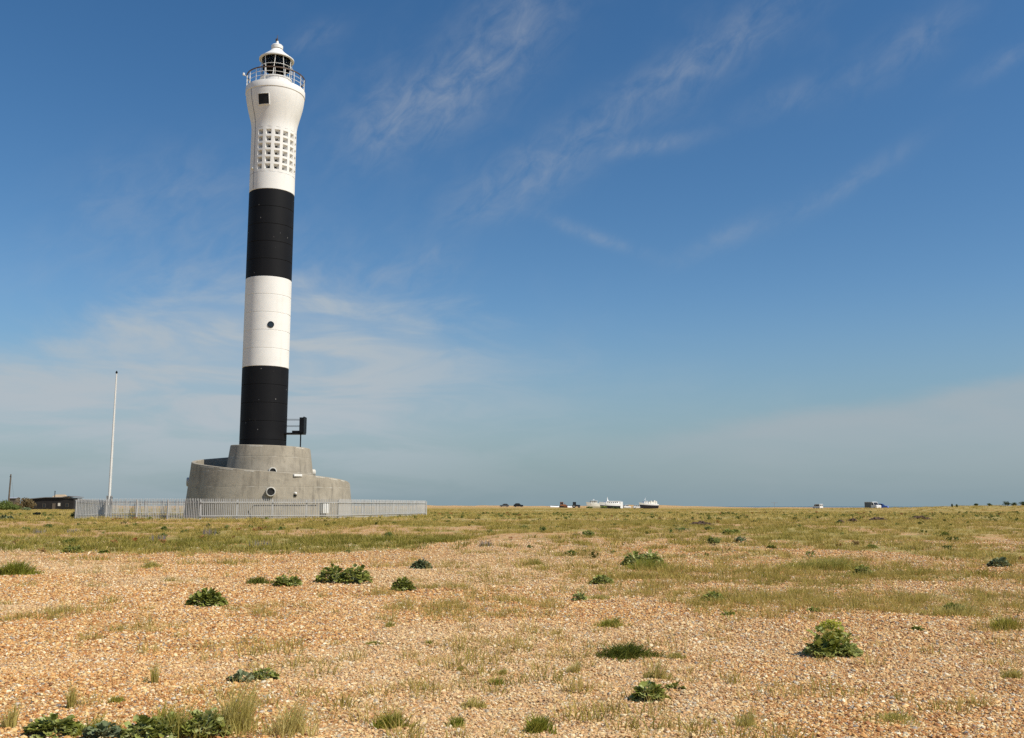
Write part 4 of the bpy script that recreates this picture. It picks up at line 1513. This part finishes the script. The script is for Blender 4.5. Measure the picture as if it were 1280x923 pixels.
tussock(120, 922, 90, 30, 'thin green blades between the bottom left kale plants', M_TUSS, n=300, width=0.003, lean=0.45, depth=0.35)
tussock(14, 915, 30, 40, 'sparse grass in the bottom left corner', M_TUSS_STRAW, n=160, width=0.003, lean=0.3)
tussock(810, 714, 100, 14, 'green grass skirt round the bushy dark kale', M_TUSS, n=1600, width=0.006, lean=0.7)
tussock(730, 735, 10, 4, 'speck of grass left of the flat kale', M_TUSS, n=80, width=0.005)
tussock(748, 750, 60, 8, 'straw patch right of the small pale kale', M_TUSS_STRAW, n=420, width=0.005)
tussock(1040, 800, 70, 14, 'yellow green grass behind the flowering sea kale', M_TUSS_STRAW, n=500, width=0.0045)
tussock(1200, 772, 110, 20, 'wide yellow grass patch round the half hidden kale', M_TUSS_STRAW, n=950, width=0.0045)
tussock(1255, 790, 70, 22, 'green yellow grass at the right edge', M_TUSS, n=600, width=0.0045)
tussock(1035, 715, 150, 20, 'long band of leaning grass in the right hand meadow', M_TUSS_STRAW, n=2400, width=0.006, lean=0.8, depth=0.25)
tussock(1265, 850, 40, 16, 'straw tuft at the right edge on orange shingle', M_TUSS_STRAW, n=240, width=0.004)
tussock(935, 912, 46, 30, 'thin straw wisps at the bottom right of centre', M_TUSS_STRAW, n=200, width=0.003, lean=0.4)
tussock(1120, 905, 90, 18, 'sparse dry grass at the bottom right', M_TUSS_STRAW, n=420, width=0.003)

# rotten driftwood heaps in the meadow
for i, (a_, b_, w_, h_, lab) in enumerate([(1051, 654, 8, 4, 'smallest dark driftwood heap in the far right meadow'), (1066, 653, 14, 5, 'brown driftwood heap left of the darkest heap'),
                                           (1098, 652, 20, 6, 'darkest driftwood heap in the far right meadow'), (1150, 650, 26, 5, 'grey brown driftwood strip right of the darkest heap'), (876, 657, 28, 5, 'reddish driftwood strip behind the rounded shrub')]):
    g = ground(a_, b_); k = pxm(g.y)
    b = MB(); rr = np.random.default_rng(60 + i)
    for j in range(26):
        x0, y0 = rr.uniform(-0.5, 0.5) * w_ * k, rr.uniform(-0.3, 0.3) * w_ * k
        z0 = max(0.03, (1 - (2 * x0 / (w_ * k)) ** 2) * h_ * k * rr.uniform(0.1, 0.9))
        ln = rr.uniform(0.15, 0.35) * w_ * k; aa = rr.normal() * 0.7
        b.tube([(x0 - ln * math.cos(aa) * .5, y0 - ln * math.sin(aa) * .5, z0 * rr.uniform(0.2, 1)), (x0, y0, z0), (x0 + ln * math.cos(aa) * .5, y0 + ln * math.sin(aa) * .5, z0 * rr.uniform(0.1, 1))], [0.05, 0.07, 0.04], 5)
    tag(b.build('driftwood_heap', M_SOILWOOD, None, loc=g), lab, 'driftwood', 'driftwood heaps in the meadow')

# ------------------------------------------------------------------ far left: cottage, pole, bushes
CY = 290.0
x0, x1 = at(28, 630, CY).x, at(92, 630, CY).x
gz = float(H((x0 + x1) / 2, CY))
cot = thing('tarred_cottage', 'long low black timber cottage at the left behind the fence', 'cottage', ((x0 + x1) / 2, CY, gz - 0.1))
w2 = (x1 - x0) / 2
zr = at(60, 621.6, CY).z - gz + 0.1
zl_ = at(30, 624.3, CY).z - gz + 0.1
b = MB(); b.prism([(-w2, 0), (w2, 0), (w2, zr - 0.25), (-w2 * 0.1, zr - 0.2), (-w2, zl_ - 0.2)], 'y', 0, 5.5); b.build('wall', M_TAR, cot)
b = MB(); b.prism([(-w2 - 0.3, zl_ - 0.19), (-w2 * 0.1, zr - 0.19), (w2 * 0.55, zr - 0.15), (w2 * 0.8, zr + 0.2), (w2 + 0.35, zr - 0.1), (w2 + 0.35, zr + 0.05), (w2 * 0.8, zr + 0.36), (w2 * 0.5, zr + 0.02), (-w2 * 0.1, zr), (-w2 - 0.3, zl_)], 'y', -0.4, 5.9)
rf_ = b.build('roof', M_FELT, cot)
b = MB(); b.tube([(w2 * 0.09, 2.5, zr), (w2 * 0.09, 2.5, zr + 1.7)], 0.11, 8); b.tube([(w2 * 0.09, 2.5, zr + 1.7), (w2 * 0.09, 2.5, zr + 1.85)], 0.17, 8); b.build('stove_pipe', M_DARK, rf_)
for (cx_, ww, z0, z1, mt) in [(-0.52, 0.9, 0.9, 1.9, M_GLASSDARK), (-0.15, 0.8, 0.9, 1.9, M_GLASSDARK), (0.44, 0.75, 1.3, 2.2, M_CREAM), (0.75, 0.8, 1.0, 2.0, M_GLASSDARK)]:
    b = MB(); b.box(cx_ * w2 - ww / 2, cx_ * w2 + ww / 2, -0.03, 0.02, z0, z1); wn_ = b.build('window', mt, cot)
    b = MB()
    for (p, q, r_, s_) in ((-ww / 2 - .07, -ww / 2, z0 - .07, z1 + .07), (ww / 2, ww / 2 + .07, z0 - .07, z1 + .07), (-ww / 2, ww / 2, z1, z1 + .07), (-ww / 2, ww / 2, z0 - .07, z0)):
        b.box(cx_ * w2 + p, cx_ * w2 + q, -0.06, 0.0, r_, s_)
    b.build('window_frame', M_TIMBER, wn_)
b = MB(); b.box(0.17 * w2, 0.17 * w2 + 0.95, -0.05, 0.0, 0.1, 2.1); b.build('door', M_TIMBER, cot)
for i, a_ in enumerate((28.5, 37, 66)):
    p = on_ground(at(a_, 632, 280).x, 280)
    b = MB(); b.tube([(0, 0, -0.2), (0.02, 0, 1.7)], [0.11, 0.09], 7)
    tag(b.build('garden_post', M_TIMBER, None, loc=p), ['leftmost', 'second', 'rightmost'][i] + ' pale garden post in front of the black cottage', 'post', 'garden posts by the cottage')

HY = 340.0
p = on_ground(at(71, 630, HY).x, HY)
hs_ = thing('tan_roofed_house', 'house with a tan roof peeking over the black cottage', 'house', p)
zr2 = at(71, 618.3, HY).z - p.z; ze2 = at(71, 622.0, HY).z - p.z - 0.6
b = MB(); b.box(-2.6, 2.6, 0, 5, -0.3, ze2); b.build('wall', M_CREAM, hs_)
b = MB(); b.raw([(-2.9, -0.3, ze2), (2.9, -0.3, ze2), (2.9, 5.3, ze2), (-2.9, 5.3, ze2), (-1.7, 2.5, zr2), (1.6, 2.5, zr2)], [(0, 1, 5, 4), (2, 3, 4, 5), (1, 2, 5), (3, 0, 4), (0, 3, 2, 1)]); b.build('roof', M_TAN, hs_)
b = MB(); b.box(-0.5, 0.5, -0.04, 0.0, 0.9, 1.9); b.build('window', M_GLASSDARK, hs_)

p = on_ground(at(15, 630, 275).x, 275)
sd = thing('grey_roofed_shed', 'shed with a pale grey roof behind the far left bushes', 'shed', p)
zs = at(15, 621.6, 275).z - p.z
b = MB(); b.box(-1.0, 1.0, 0, 2.4, -0.2, zs - 0.25); b.build('wall', M_TIMBER, sd)
b = MB(); b.prism([(-0.25, zs - 0.3), (1.2, zs), (2.65, zs - 0.3), (2.65, zs - 0.36), (1.2, zs - 0.06), (-0.25, zs - 0.36)], 'x', -1.15, 1.15); b.build('roof', plain('zinc_sheet', (0.38, 0.40, 0.42), 0.5, 0.2), sd)

PY = 250.0
p = on_ground(at(10.5, 630, PY).x, PY)
tp = thing('utility_pole', 'bare wooden utility pole at the far left', 'pole', p)
tz = at(12.2, 593, PY).z - p.z
b = MB(); b.tube([(0, 0, -0.5), (0.05, 0, tz * 0.5), (0.10, 0, tz)], [0.22, 0.19, 0.16], 9); b.build('post', M_TIMBER, tp)
b = MB(); b.tube([(-0.15, -0.14, tz - 0.6), (0.35, -0.14, tz - 0.6)], 0.05, 6); b.build('step_bar', M_DARK, tp)
b = MB(); b.tube([(0.12, 0.05, tz - 0.1), (0.9, 0.4, tz * 0.45), (1.3, 0.6, 0.0)], 0.014, 4); b.build('stay_wire', M_DARK, tp)

bush(33, 632, 268, 27, 17, 'brown crowned bush beside the black cottage', M_BUSH_BR, n=1500, clumps=14)
bush(6, 637, 205, 26, 13, 'green bush at the left edge below the utility pole', M_BUSH, n=1300, clumps=12)
bush(17, 638, 200, 20, 9, 'lighter green bush in front of the brown crowned bush', M_BUSH, n=1000, seed=9, clumps=10)
bush(3, 632, 240, 16, 11, 'brown scrub behind the green bush at the left edge', M_BUSH_BR, n=700, seed=13)
bush(33, 636, 215, 18, 5, 'grey scrub in front of the cottage', M_KALE_GREY, n=500, seed=15)
bush(14.5, 622, 262, 4, 13, 'thin dark shrub beside the utility pole', M_BUSH_DK, n=150, seed=16, clumps=4)


# ------------------------------------------------------------------ far vehicles
wheel_cache = {}


def wheels(parent, L, W, r, fr=0.2, rr_=0.8):
    tm = wheel_cache.setdefault(('t', r), MB().raw(*(lambda m: ([(v[0], v[2], v[1]) for v in m.v], m.f))(MB().lathe([(r * 0.6, -0.1), (r * 0.95, -0.1), (r, -0.06), (r, 0.06), (r * 0.95, 0.1), (r * 0.6, 0.1)], 16))).mesh('tyre', M_TYRE, 'auto'))
    rm = wheel_cache.setdefault(('r', r), MB().raw(*(lambda m: ([(v[0], v[2], v[1]) for v in m.v], m.f))(MB().lathe([(r * 0.62, -0.07), (r * 0.62, 0.07)], 12, cap=(True, True)))).mesh('rim', M_GALV_DARK))
    for x in (-L / 2 + L * fr, -L / 2 + L * rr_):
        for s in (-1, 1):
            w_ = obj('wheel', tm, parent, (x, s * (W / 2 - 0.1), r))
            obj('rim', rm, w_)


def car(label, px, Y, L, W, Ht, paint, rz=0.0, kind='car', cat='car', group='vehicles far out on the shingle', dz=0.0, name='parked_car'):
    x = at(px, 632, Y).x
    t = thing(name, label, cat, on_ground(x, Y) + Vector((0, 0, dz)), rz, group)
    g = 0.28
    if kind == 'van':
        prof = [(-.5, g), (.5, g), (.5, g + .35 * Ht), (.44, g + .42 * Ht), (.30, .5 * Ht + .1), (.18, .97 * Ht), (.10, Ht), (-.47, Ht), (-.5, .95 * Ht)]
        wins = [((.285, .56 * Ht), (.195, .90 * Ht), (.08, .90 * Ht), (.08, .56 * Ht)), ((.05, .56 * Ht), (.05, .9 * Ht), (-.42, .9 * Ht), (-.42, .56 * Ht))]
        ws = ((.315, .53 * Ht), (.20, .93 * Ht))
    else:
        prof = [(-.5, g), (.5, g), (.5, .48 * Ht), (.46, .56 * Ht), (.24, .62 * Ht), (.10, .97 * Ht), (.02, Ht), (-.28, Ht), (-.42, .68 * Ht), (-.5, .62 * Ht)]
        wins = [((.20, .66 * Ht), (.09, .93 * Ht), (-.08, .93 * Ht), (-.08, .66 * Ht)), ((-.11, .66 * Ht), (-.11, .93 * Ht), (-.26, .93 * Ht), (-.36, .70 * Ht))]
        ws = ((.235, .64 * Ht), (.105, .96 * Ht))
    b = MB(); b.prism([(p[0] * L, p[1]) for p in prof], 'y', -W / 2, W / 2); body = b.build('body', paint, t)
    for s in (-1, 1):
        for wn_ in wins:
            b = MB(); b.poly([(p[0] * L, s * (W / 2 + 0.006), p[1]) for p in wn_]); b.build('side_window', M_GLASSDARK, body)
        b = MB(); b.box(L * .495, L * .505, s * W * .36 - 0.16, s * W * .36 + 0.16, g + .22 * Ht, g + .32 * Ht); b.build('headlight', M_TRIM, t)
    (xa, za), (xb, zb) = ws
    b = MB(); b.poly([(xa * L + .012, -W * .44, za + .012), (xa * L + .012, W * .44, za + .012), (xb * L + .012, W * .42, zb), (xb * L + .012, -W * .42, zb)]); b.build('windscreen', M_GLASSDARK, body)
    for s in (-1, 1):
        b = MB(); b.poly([(-.5 * L - .008, s * .06 * W, .60 * Ht), (-.5 * L - .008, s * .42 * W, .60 * Ht), (-.5 * L - .008, s * .42 * W, .9 * Ht), (-.5 * L - .008, s * .06 * W, .9 * Ht)]) if kind == 'van' else b.poly([(-.43 * L, s * .05 * W, .70 * Ht), (-.43 * L, s * .40 * W, .70 * Ht), (-.30 * L, s * .38 * W, .97 * Ht), (-.30 * L, s * .05 * W, .97 * Ht)])
        b.build('rear_window', M_GLASSDARK, body)
    wheels(t, L, W, 0.33)
    return t


car('dark estate car parked left of the black car on the far shingle', 630.5, 445, 4.2, 1.75, 1.5, M_GREY_AND_SHADE, R(180))
car('black car parked on the far shingle right of the fence', 648, 445, 4.4, 1.8, 1.75, M_BLKPAINT, 0)
car('small white car just right of the stranded boats', 783.5, 430, 3.4, 1.6, 1.45, M_VWHITE, R(20))
car('white car nearest the dark hulled boat', 797, 425, 4.0, 1.7, 1.4, M_VWHITE, R(10))
car('lone white van seen from behind on the far right', 1022, 430, 4.4, 1.9, 2.0, M_VWHITE, R(118), 'van', 'van', name='parked_van')
v1 = car('white van with its side shade painted grey, nose on beside the blue car', 1091.0, 330, 5.3, 2.1, 2.35, M_VWHITE, R(-64), 'van', 'van', name='parked_van')
b = MB(); b.box(-2.6, 0.2, -1.058, -1.052, 0.35, 2.2); b.build('side_shade', M_GREY_AND_SHADE, v1)  # grey sheet standing in for shade on the van's unlit side
car('bright blue car behind the nose on white van', 1101.5, 336, 4.6, 1.8, 1.85, M_BLUE, R(-35))


def dinghy(px, Y, L, label, rz):
    t = thing('upturned_dinghy', label, 'dinghy', on_ground(at(px, 632, Y).x, Y, 0.03), rz, 'small boats on the far shingle')
    b = MB(); n_, m_ = 10, 9
    vs = []
    for i in range(n_):
        u = i / (n_ - 1)
        w = 0.75 * (1 - (max(0, u - 0.25) / 0.75) ** 2.4) + 0.02
        hgt = 0.62 * (1 - 0.35 * u)
        for j in range(m_):
            a = math.pi * j / (m_ - 1)
            vs.append(((u - 0.5) * L, w * math.cos(a), hgt * math.sin(a) ** 0.8))
    b.raw(vs, [(i * m_ + j, (i + 1) * m_ + j, (i + 1) * m_ + j + 1, i * m_ + j + 1) for i in range(n_ - 1) for j in range(m_ - 1)])
    b.poly([vs[j] for j in range(m_)])
    b.build('hull', M_VWHITE, t, 'auto')
    b = MB(); b.box(-0.46 * L, 0.3 * L, -0.03, 0.03, 0.4, 0.68); b.build('keel', M_TIMBER, t)


dinghy(693.5, 440, 4.2, 'white upturned dinghy left of the orange bulldozer', 0.1)
dinghy(712, 442, 2.6, 'short white upturned dinghy right of the orange bulldozer', 0.3)

# orange bulldozer
BY = 432.0
p = on_ground(at(703.5, 632, BY).x, BY)
t = thing('bulldozer', 'rusty orange bulldozer on the far shingle left of the boats', 'bulldozer', p, R(8), 'vehicles far out on the shingle')
for s in (-1, 1):
    b = MB(); b.prism([(-1.4, 0.15), (-1.15, 0), (1.15, 0), (1.45, 0.2), (1.45, 0.5), (1.15, 0.75), (-1.15, 0.8), (-1.45, 0.5)], 'y', s * 0.95 - 0.24, s * 0.95 + 0.24); b.build('track', M_TYRE, t)
b = MB(); b.prism([(-1.3, 0.6), (1.45, 0.6), (1.45, 1.35), (0.2, 1.45), (-1.3, 1.2)], 'y', -0.65, 0.65); b.build('body', M_RUST, t)
b = MB(); b.box(-1.15, 0.15, -0.68, 0.68, 2.35, 2.5)
for (xx, yy) in ((-1.05, -.6), (-1.05, .6), (0.05, -.6), (0.05, .6)):
    b.box(xx - .06, xx + .06, yy - .06, yy + .06, 1.2, 2.36)
cb = b.build('cab', M_RUST, t)
b = MB(); b.box(-1.0, 0.0, -0.56, 0.56, 1.4, 2.3); b.build('window', M_GLASSDARK, cb)
b = MB(); b.prism([(1.75, 0.05), (1.95, 0.0), (1.85, 0.5), (1.95, 1.0), (1.8, 1.0), (1.7, 0.5)], 'y', -1.4, 1.4); b.build('blade', M_RUST, t)
for s in (-1, 1):
    b = MB(); b.box(0.2, 1.8, s * 1.26 - .05, s * 1.26 + .05, 0.35, 0.5); b.build('push_arm', M_RUST, t)
b = MB(); b.tube([(0.9, 0, 1.3), (0.9, 0, 2.0)], 0.06, 8); b.build('exhaust', M_DARK, t)

# dark blue tractor
p = on_ground(at(719.5, 632, BY).x, BY)
t = thing('tractor', 'dark blue cabbed tractor between the bulldozer and the boats', 'tractor', p, 0.0, 'vehicles far out on the shingle')
b = MB(); b.prism([(-0.2, 0.6), (2.0, 0.6), (2.0, 1.25), (-0.2, 1.4)], 'y', -0.4, 0.4); b.build('bonnet', M_NAVY, t)
b = MB(); b.box(-1.25, 0.2, -0.7, 0.7, 2.45, 2.58)
for (xx, yy) in ((-1.15, -.62), (-1.15, .62), (0.1, -.62), (0.1, .62)):
    b.box(xx - .07, xx + .07, yy - .07, yy + .07, 1.0, 2.46)
b.box(-1.2, 0.15, -0.68, 0.68, 0.7, 1.25)
cb = b.build('cab', M_NAVY, t)
b = MB(); b.box(-1.08, 0.03, -0.58, 0.58, 1.25, 2.45); b.build('window', M_GLASSDARK, cb)
for (xx, r_) in ((-0.75, 0.75), (1.55, 0.45)):
    for s in (-1, 1):
        m_ = MB().lathe([(r_ * .4, -.2), (r_ * .9, -.2), (r_, -.1), (r_, .1), (r_ * .9, .2), (r_ * .4, .2)], 18)
        w_ = MB().raw([(v[0], v[2], v[1]) for v in m_.v], m_.f).build('wheel', M_TYRE, t, 'auto', loc=(xx, s * 0.75, r_))
        MB().raw(*(lambda m: ([(v[0], v[2], v[1]) for v in m.v], m.f))(MB().lathe([(r_ * .42, -.12), (r_ * .42, .12)], 12, cap=(True, True)))).build('rim', M_CREAM, w_)


# ------------------------------------------------------------------ stranded boats
def hull_part(L, Bm, sect, n=18):
    """sect(u) -> list of (half width factor, z) from keel up; u 0 stern .. 1 bow (bow towards -X)"""
    b = MB()
    rows = []
    for i in range(n):
        u = i / (n - 1)
        rows.append([(0.5 * L - u * L - o_, w_ * Bm / 2, z_) for (w_, z_, o_) in sect(u)])
    m_ = len(rows[0])
    for s in (1, -1):
        vs = [(p[0], s * p[1], p[2]) for r_ in rows for p in r_]
        fs = [(i * m_ + j, (i + 1) * m_ + j, (i + 1) * m_ + j + 1, i * m_ + j + 1) for i in range(n - 1) for j in range(m_ - 1)]
        if s < 0:
            fs = [tuple(reversed(f)) for f in fs]
        b.raw(vs, fs)
    b.poly([(p[0], p[1], p[2]) for p in rows[0]] + [(p[0], -p[1], p[2]) for p in reversed(rows[0])])
    b.poly([(r_[-1][0], r_[-1][1], r_[-1][2]) for r_ in rows] + [(r_[-1][0], -r_[-1][1], r_[-1][2]) for r_ in reversed(rows)])
    return b


def beam(u):
    return max(0.02, (1 - max(0.0, (u - 0.35) / 0.65) ** 2.2)) * (0.88 + 0.12 * min(1, u / 0.3))


def boat(label, px, Y, L, Bm, z_split, z_top, low_mat, up_mat, rz=R(24), sink=0.0):
    x = at(px, 632, Y).x
    t = thing('fishing_boat', label, 'boat', on_ground(x, Y, sink), rz, 'boats drawn up on the shingle')
    lo = lambda u: [(0.05 * beam(u), 0.0 + 0.6 * max(0, u - .75) * 2, -0.6 * u * u * 0), (0.6 * beam(u), 0.15 + 0.9 * max(0, u - .75), 0), (0.85 * beam(u), z_split * 0.6 + 0.25 * u * u, 0.15 * u ** 4), (0.95 * beam(u), z_split + 0.35 * u * u, 0.35 * u ** 4)]
    up = lambda u: [(0.955 * beam(u), z_split + 0.002 + 0.35 * u * u, 0.36 * u ** 4), (1.0 * beam(u), z_top - 0.08 + 0.75 * u * u, 0.75 * u ** 4), (1.0 * beam(u), z_top + 0.75 * u * u, 0.8 * u ** 4)]
    hull_part(L, Bm, lo).build('lower_hull', low_mat, t, 'auto')
    hull_part(L, Bm, up).build('upper_hull', up_mat, t, 'auto')
    return t


BO = 410.0
# left boat, cream and partly behind
t = boat('cream fishing boat left of and behind the long white boat', 743, BO + 6, 6.6, 2.6, 1.0, 2.1, M_CREAM, M_CREAM)
b = MB(); b.prism([(-2.2, 2.0), (0.9, 2.0), (0.9, 3.2), (-1.6, 3.2)], 'y', -0.9, 0.9); cb = b.build('cabin', M_CREAM, t)
for k in range(3):
    b = MB(); b.box(-1.5 + k * 0.75, -0.95 + k * 0.75, -0.915, -0.905, 2.55, 3.0); b.build('window', M_GLASSDARK, cb)
b = MB(); b.prism([(-2.0, 3.2), (1.2, 3.2), (1.2, 3.3), (-2.0, 3.3)], 'y', -1.05, 1.05); b.build('cabin_roof', M_VWHITE, cb)
b = MB(); b.tube([(-0.4, 0, 3.3), (-0.4, 0, 4.0)], 0.07, 6); b.box(-0.75, -0.05, -0.25, 0.25, 3.75, 3.9); b.build('mast', M_VWHITE, t)
# long white boat
t = boat('long white boat with a dark band low on its hull', 763, BO, 9.4, 3.2, 1.25, 2.2, M_NAVY, M_VWHITE)
b = MB(); b.prism([(-2.9, 2.1), (4.2, 2.1), (4.2, 3.15), (-1.9, 3.2), (-2.4, 3.15)], 'y', -1.15, 1.15); cb = b.build('cabin', M_VWHITE, t)
for k in range(6):
    b = MB(); b.box(-2.1 + k * 0.9, -1.55 + k * 0.9, -1.165, -1.155, 2.45, 2.85); b.build('window', M_GLASSDARK, cb)
b = MB(); b.prism([(-2.1, 3.2), (4.5, 3.17), (4.5, 3.27), (-2.1, 3.3)], 'y', -1.3, 1.3); b.build('cabin_roof', M_VWHITE, cb)
b = MB(); b.prism([(-1.6, 3.3), (-0.9, 3.3), (-1.25, 4.1), (-1.4, 4.9), (-1.5, 4.9)], 'y', -0.12, 0.12); b.build('mast', M_VWHITE, t)
b = MB(); b.box(4.0, 5.2, -1.45, 1.45, 0.3, 3.0); b.build('stern_block', M_VWHITE, t)
# dark hulled boat
t = boat('white topped boat with a dark navy hull standing apart on the right', 811, BO + 4, 8.4, 3.0, 1.35, 1.9, M_NAVY, M_VWHITE)
b = MB(); b.prism([(-3.0, 2.1), (-1.0, 2.0), (-1.0, 3.2), (-2.5, 3.2)], 'y', -0.9, 0.9); cb = b.build('wheelhouse', M_VWHITE, t)
for k in range(2):
    b = MB(); b.box(-2.4 + k * 0.7, -1.9 + k * 0.7, -0.915, -0.905, 2.6, 3.0); b.build('window', M_GLASSDARK, cb)
b = MB(); b.tube([(-1.9, 0, 3.2), (-1.6, 0, 4.6)], 0.06, 6); b.tube([(-2.2, 0, 3.9), (-1.3, 0, 3.95)], 0.04, 5); b.build('mast', M_VWHITE, t)
rr = np.random.default_rng(4)
for (xx, w_, h_) in ((0.0, .8, .9), (0.9, .5, 1.3), (1.6, .9, 0.9), (2.5, .8, 1.4), (3.4, .7, 1.1)):
    b = MB(); b.box(xx - w_ / 2, xx + w_ / 2, -0.7, 0.7, 1.85, 1.95 + h_); b.box(xx - w_ / 2 + .1, xx + w_ / 2 - .1, -0.6, 0.6, 1.95 + h_, 2.02 + h_); b.build('deck_box', M_CREAM, t)
# scrub in front of the boats
bush(756, 635, 385, 12, 3.4, 'scrub in front of the long white boat', M_BUSH, n=260, seed=40)
bush(737, 635, 390, 8, 3.0, 'scrub in front of the cream boat', M_BUSH, n=200, seed=41)
bush(769, 637, 340, 9, 2.6, 'dark low scrub below the stern of the long white boat', M_BUSH_DK, n=200, seed=42)

# T shaped beacon post
p = on_ground(at(968, 632, 450).x, 450)
t = thing('beacon_post', 'faint pale T shaped post on the horizon right of centre', 'post', p)
b = MB(); b.tube([(0, 0, -0.3), (0, 0, 2.6)], 0.07, 6); b.build('post', M_GALV_DARK, t)
b = MB(); b.box(-1.6, 1.6, -0.05, 0.05, 2.3, 2.42); b.build('crossbar', M_GALV_DARK, t)
